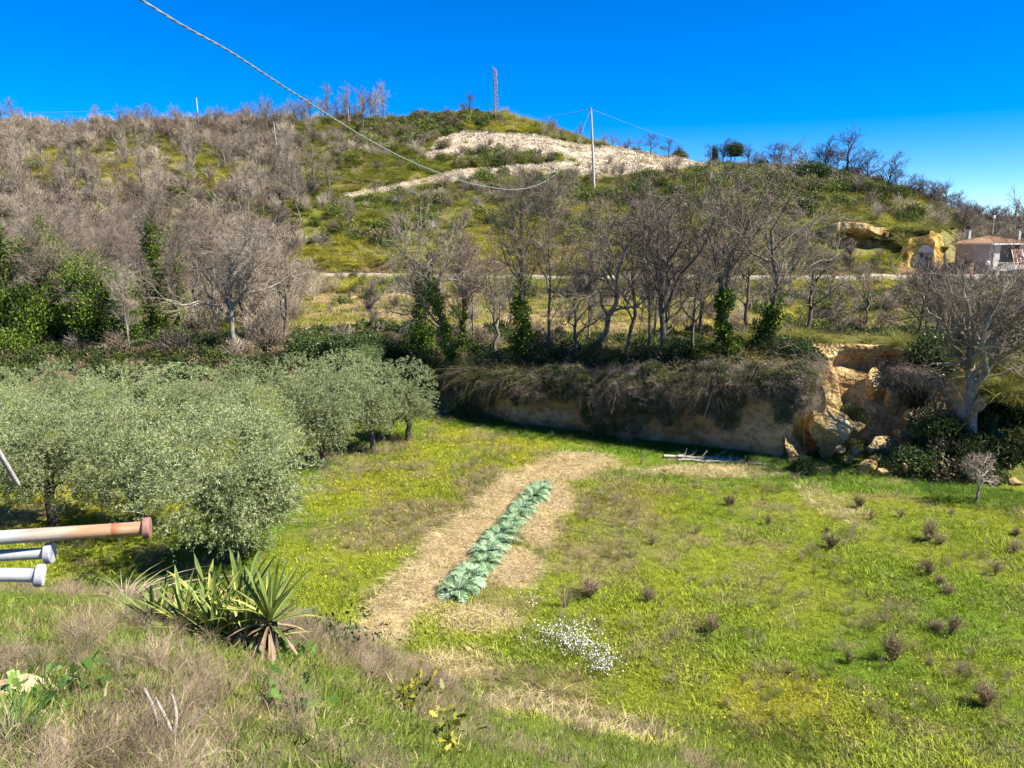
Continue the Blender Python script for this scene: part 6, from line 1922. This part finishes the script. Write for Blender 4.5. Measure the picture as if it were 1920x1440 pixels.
# ------------------------------------------------------------------ dry weed clumps in the field
rs = np.random.default_rng(970)
M_WEED = mat_leaf('dry_weed_stems', [(0, (0.13, 0.09, 0.045)), (0.6, (0.26, 0.19, 0.11)), (1, (0.38, 0.30, 0.19))], 0.05, 0.9, 0.2)
def weed_mesh(seed):
    me = brush_mesh(np.random.default_rng(seed), 16 + 12 * (seed % 3), 0.42, 0.0065, M_WEED, 4 + seed % 4)
    return me
WM = [weed_mesh(971 + k) for k in range(4)]
weeds = [(1370, 940, 0.9, 'brown weed clump alone in the upper middle of the field'), (1222, 1012, 1.15, 'round brown weed clump left of centre in the right half of the field'), (1440, 975, 0.7, 'small faint weed below the lone upper clump'), (1558, 1020, 1.0, 'brown weed clump standing in the middle of the right field'),
    (1610, 945, 0.7, 'small weed clump at the left of the pair near the debris'), (1632, 965, 1.0, 'taller of two weed clumps below the scarp rubble'), (1690, 962, 0.8, 'weed clump right of the pair below the rubble'), (1740, 1005, 1.25, 'largest dark weed clump in the right field'),
    (1762, 1012, 0.8, 'smaller clump touching the largest weed clump'), (1725, 1060, 1.1, 'dark weed clump of dense stems below the largest one'), (1740, 1072, 1.0, 'right part of the dense dark clump'), (1762, 1090, 0.7, 'thin weed just right of the dense dark clump'),
    (1778, 1108, 0.8, 'upright weed at the lower right of the dense dark clump'), (1845, 1070, 0.6, 'low weed left of a pair near the right frame edge'), (1866, 1072, 0.8, 'right one of the low pair near the right frame edge'), (1900, 1030, 0.85, 'weed clump at the right frame edge'),
    (1905, 995, 0.7, 'small weed at the right frame edge above the others'), (1785, 955, 0.6, 'faint weed above the largest clump'), (1780, 1185, 1.1, 'bent brown weed leaning right in the lower right field'), (1752, 1175, 0.8, 'two thin stalks left of the bent brown weed'),
    (1675, 1232, 1.0, 'weed with a green rosette in the lower middle right'), (1745, 1240, 0.7, 'curved dry weed right of the rosette weed'), (1590, 1235, 0.7, 'grey upright stalks left of the rosette weed'), (1335, 1175, 1.0, 'brown weed left in the lower field leaning right'),
    (1105, 1110, 1.25, 'tall reddish brown weed right of the near end of the cardoon row'), (1060, 1130, 1.1, 'greenish dry weed beside the tall reddish one'), (1215, 1120, 0.9, 'upright two stalk weed right of the tall reddish one'), (1245, 880, 0.5, 'small dark weed near the top end of the straw strip'), (1850, 1320, 1.0, 'dark weed clump at the lower right edge of the field'), (1480, 1255, 0.7, 'low grey weed in the lower middle of the field'), (1550, 990, 0.6, 'short faint weed above the middle clump')]
for k, (px, py, s, lab) in enumerate(weeds):
    p = onfield(px, py + 6)
    tag(link('dry_weed', WM[k % 4], loc=(p[0], p[1], float(gz(*p)) - 0.02), rot=(0, 0.25 if 'leaning' in lab or 'bent' in lab else 0, rs.random() * 6.28 if 'bent' not in lab else 0), scl=(s * 1.2 * (0.8 + 0.7 * rs.random()), s * 1.2 * (0.8 + 0.5 * rs.random()), s * 1.35 * (0.6 + 0.6 * rs.random()))), lab, 'weed', 'dry weed clumps in the field')
# ------------------------------------------------------------------ white flower patch, yellow flowers
rs = np.random.default_rng(980)
M_PETAL = mat_leaf('white_petals', [(0, (0.6, 0.6, 0.55)), (1, (0.85, 0.85, 0.82))], 0.2, 0.6, 0.0)
M_PETY = mat_leaf('yellow_petals', [(0, (0.65, 0.45, 0.02)), (1, (0.85, 0.65, 0.04))], 0.2, 0.6, 0.0)
def flower_proto(mat, r=0.022):
    th = np.arange(6) * math.pi / 3
    V = [[0, 0, 0.0]] + [[math.cos(a) * r, math.sin(a) * r, 0.006 * (i % 2)] for i, a in enumerate(th)]
    T = [[0, i + 1, (i + 1) % 6 + 1] for i in range(6)]
    return mesh_np('flower', V, np.array(T), mat, False, attrs={'var': np.full(7, 0.8)})
fw = proto_collection('white_flower', [flower_proto(M_PETAL, 0.010), flower_proto(M_PETAL, 0.015)])
fy = proto_collection('yellow_flower', [flower_proto(M_PETY, 0.013), flower_proto(M_PETY, 0.017)])
pts = []
for (px, py, sx, sy, n) in ((1045, 1200, 30, 12, 150), (1085, 1220, 26, 14, 260), (1130, 1255, 18, 16, 200), (1000, 1130, 20, 12, 30), (1090, 1180, 22, 8, 30)):
    for k in range(int(n * 1.8)):
        q = onfield(px + rs.normal() * sx * 0.9, py + rs.normal() * sy * 0.9)
        pts.append((q[0], q[1], 0.12 + 0.28 * rs.random()))
pts = np.array(pts)
P = np.stack([pts[:, 0], pts[:, 1], gz(pts[:, 0], pts[:, 1]) + pts[:, 2]], 1)
scatter('white_flowers', 'patch of small white flowers in the lower middle of the field', 'flowers', P, 0.8 + 0.6 * rs.random(len(P)), np.ones((len(P), 3)), fw, 2, rs, 0.6)
m = MB()
for q in pts[::2]:
    g = float(gz(q[0], q[1]))
    m.tube([(q[0] + rs.normal() * 0.03, q[1] + rs.normal() * 0.03, g), (q[0], q[1], g + q[2])], [0.004, 0.003], 3, False)
tag(link('flower_stems', m.mesh('flower_stems', M_TUSS, attrs={'var': np.full(m.n, 0.7)})), 'grey green stems of the white flower patch', 'flowers', kind='stuff')
X, Y = sample(26000, -0.75, 0.7, 14, 45, rs)
dw = np.zeros(len(X))
for (px, py, rx, ry) in ((760, 900, 4, 5), (900, 850, 5, 4), (680, 1000, 2, 3), (1550, 1330, 3, 2), (150, 960, 5, 4)):
    o = onfield(px, py)
    dw = np.maximum(dw, np.exp(-((X - o[0]) / rx) ** 2 - ((Y - o[1]) / ry) ** 2))
k = (rs.random(len(X)) < dw * (0.25 + vnoise(X, Y, 1.5, 3))) & (straw_w(X, Y) < 0.3)
X, Y = X[k], Y[k]
scatter('yellow_flowers', 'tiny yellow flowers sprinkled in the grass beside the olive grove', 'flowers', np.stack([X, Y, gz(X, Y) + 0.11], 1), 0.9 + 0.6 * rs.random(len(X)), np.ones((len(X), 3)), fy, 2, rs, 0.5)
# ------------------------------------------------------------------ bank plants
rs = np.random.default_rng(990)
M_OAKY = mat_leaf('yellow_green_oak_leaves', [(0, (0.10, 0.12, 0.02)), (0.5, (0.26, 0.26, 0.03)), (0.85, (0.5, 0.42, 0.04)), (1, (0.6, 0.5, 0.1))], 0.3, 0.5, 0.1)
def lobed(rs, C, L):
    n = len(C)
    prof = [(0, 0.03), (0.2, 0.18), (0.32, 0.10), (0.48, 0.30), (0.58, 0.15), (0.75, 0.27), (0.88, 0.12), (1.0, 0.02)]
    d = unit(rs.normal(size=(n, 3)) + np.array([0, -0.3, 0.5]))
    s = unit(np.cross(d, rs.normal(size=(n, 3))))
    l = L * (0.6 + 0.7 * rs.random(n))[:, None]
    V = []
    for t, w in prof:
        c = C + d * l * t
        V += [c - s * l * w, c + s * l * w]
    V = np.stack(V, 1)
    m = len(prof) * 2
    b = (np.arange(n) * m)[:, None]
    Q = np.concatenate([b + np.array([[2 * k, 2 * k + 1, 2 * k + 3, 2 * k + 2]]) for k in range(len(prof) - 1)], 0)
    return V.reshape(-1, 3), Q, np.repeat(rs.random(n), m)
for i, (px, py, H, n, lab) in enumerate(((770, 1330, 0.75, 60, 'oak sapling with yellow green lobed leaves at the bottom left of the straw strip'), (835, 1385, 0.6, 60, 'second oak sapling lower down with brighter yellow leaves'), (740, 1310, 0.4, 25, 'tiny oak sapling left of the other two'))):
    p = hit(px, py + 30, 4, 14)
    t = thing('oak_sapling', lab, 'sapling', p, 0)
    P0, R0 = trunk(rs, H * 0.7, 0.010, 5, (0.1, 0), 0.3)
    P1, R1 = grow_children(rs, P0, R0, 9, H * 0.5, (25, 70), 0.3, 4, 0.1, 0.25, 0.6, 0.5, 0.003)
    a, b = tubes(P0, R0, 5)
    c, d = tubes(P1, R1, 4)
    link('stem', mesh_np('stem', np.vstack([a, c]), np.vstack([b, d + len(a)]), M_BARK, True), t)
    C = P1[:, 1:].reshape(-1, 3)
    C = C[rs.integers(0, len(C), n)] + rs.normal(size=(n, 3)) * 0.04
    V, Q, var = lobed(rs, C, 0.11)
    link('leaves', mesh_np('leaves', V, Q, M_OAKY, False, attrs={'var': var}), t)
# broad green weeds
M_GRW = mat_leaf('broad_green_leaves', [(0, (0.05, 0.11, 0.02)), (0.6, (0.12, 0.21, 0.035)), (1, (0.22, 0.33, 0.07))], 0.25, 0.45, 0.1)
for i, (px, py, s, n, lab) in enumerate(((85, 1320, 0.22, 46, 'broad leaved green weed right of the pale stone in the bottom left corner'), (530, 1335, 0.16, 36, 'green broad leaved weed in the middle of the near bank'), (15, 1400, 0.25, 0, 'tuft of long bright green blades in the bottom left corner'), (520, 1238, 0.2, 30, 'dark leafy weed beside the yucca at its lower right'), (615, 1215, 0.42, 160, 'dark bramble bush on the bank right of the yucca'))):
    p = hit(px, py, 3.6, 14)
    if n == 0:
        V, Fl, var = blades(rs, 160, 0.5, 0.012, 0.14, 0.8, 4, 0.8)
        tag(link('grass_tuft', mesh_np('grass_tuft', V, Fl, M_GRW, False, attrs={'var': var}), loc=p), lab, 'grass')
        continue
    C = rs.normal(size=(n * 3, 3)) * np.array([s, s, s * 0.45])
    C[:, 2] = np.abs(C[:, 2])
    V, Q, var = lobed(rs, C, 0.12 if n < 100 else 0.09)
    t = thing('leafy_weed', lab, 'plant', p)
    link('leaves', mesh_np('leaves', V, Q, M_GRW if n < 100 else M_EVER, False, attrs={'var': var}), t)
    ns = 14
    Pb = np.zeros((ns, 3, 3))
    Pb[:, 1] = rs.normal(size=(ns, 3)) * s * 0.4 + [0, 0, s * 0.4]
    Pb[:, 2] = Pb[:, 1] * 1.8
    a, b = tubes(Pb, np.full((ns, 3), 0.004), 3)
    link('stems', mesh_np('stems', a, b, M_BARKD), t)
# bleached twigs and small items on the bank
for i, (px, py, L, ang, lab) in enumerate(((292, 1360, 0.42, 1.35, 'bleached curved stick standing in the grass of the near bank'), (320, 1372, 0.45, 1.1, 'forked bleached stick right of the curved one'), (50, 1290, 0.35, 0.2, 'x'))):
    if lab == 'x':
        continue
    p = hit(px, py + 20, 3.6, 10)
    K = 7
    P = np.zeros((K, 3))
    for k in range(1, K):
        P[k] = P[k - 1] + np.array([math.cos(ang + 0.12 * k * (1 if i else 1)), 0.1, math.sin(ang)]) * L / K
    mm = MB().tube(P, np.linspace(0.018, 0.009, K), 7)
    if i == 1:
        mm.tube([P[1], P[3] + [-0.09, 0, 0.05], P[3] + [-0.13, 0, 0.16]], [0.016, 0.012, 0.007], 6)
        mm.tube([P[0], P[2] + [0.10, 0.02, 0.02], P[3] + [0.2, 0.03, 0.06]], [0.014, 0.011, 0.006], 6)
    tag(link('dead_stick', mm.mesh('dead_stick', M_DEAD, True), loc=p), lab, 'stick')
# dead curled fronds
M_FROND = mat_leaf('dry_frond', [(0, (0.25, 0.18, 0.11)), (1, (0.48, 0.4, 0.29))], 0.1, 0.8, 0.0)
for i, (px, py, lab) in enumerate(((165, 1110, 'curled dry fern like frond on the bank below the tube ends'), (235, 1128, 'spray of dry brown blades left of the yucca'))):
    p = hit(px, py, 6, 16)
    V, Fl, var = blades(rs, 60, 0.6, 0.02, 0.12, 1.4, 4, 1.2)
    tag(link('dry_frond', mesh_np('dry_frond', V, Fl, M_FROND, False, attrs={'var': var}), loc=p), lab, 'plant')
print('woods', w)
print('tris', sum(sum(len(p.vertices) - 2 for p in me.polygons) if len(me.polygons) < 3000 else len(me.loops) - 2 * len(me.polygons) for me in bpy.data.meshes))
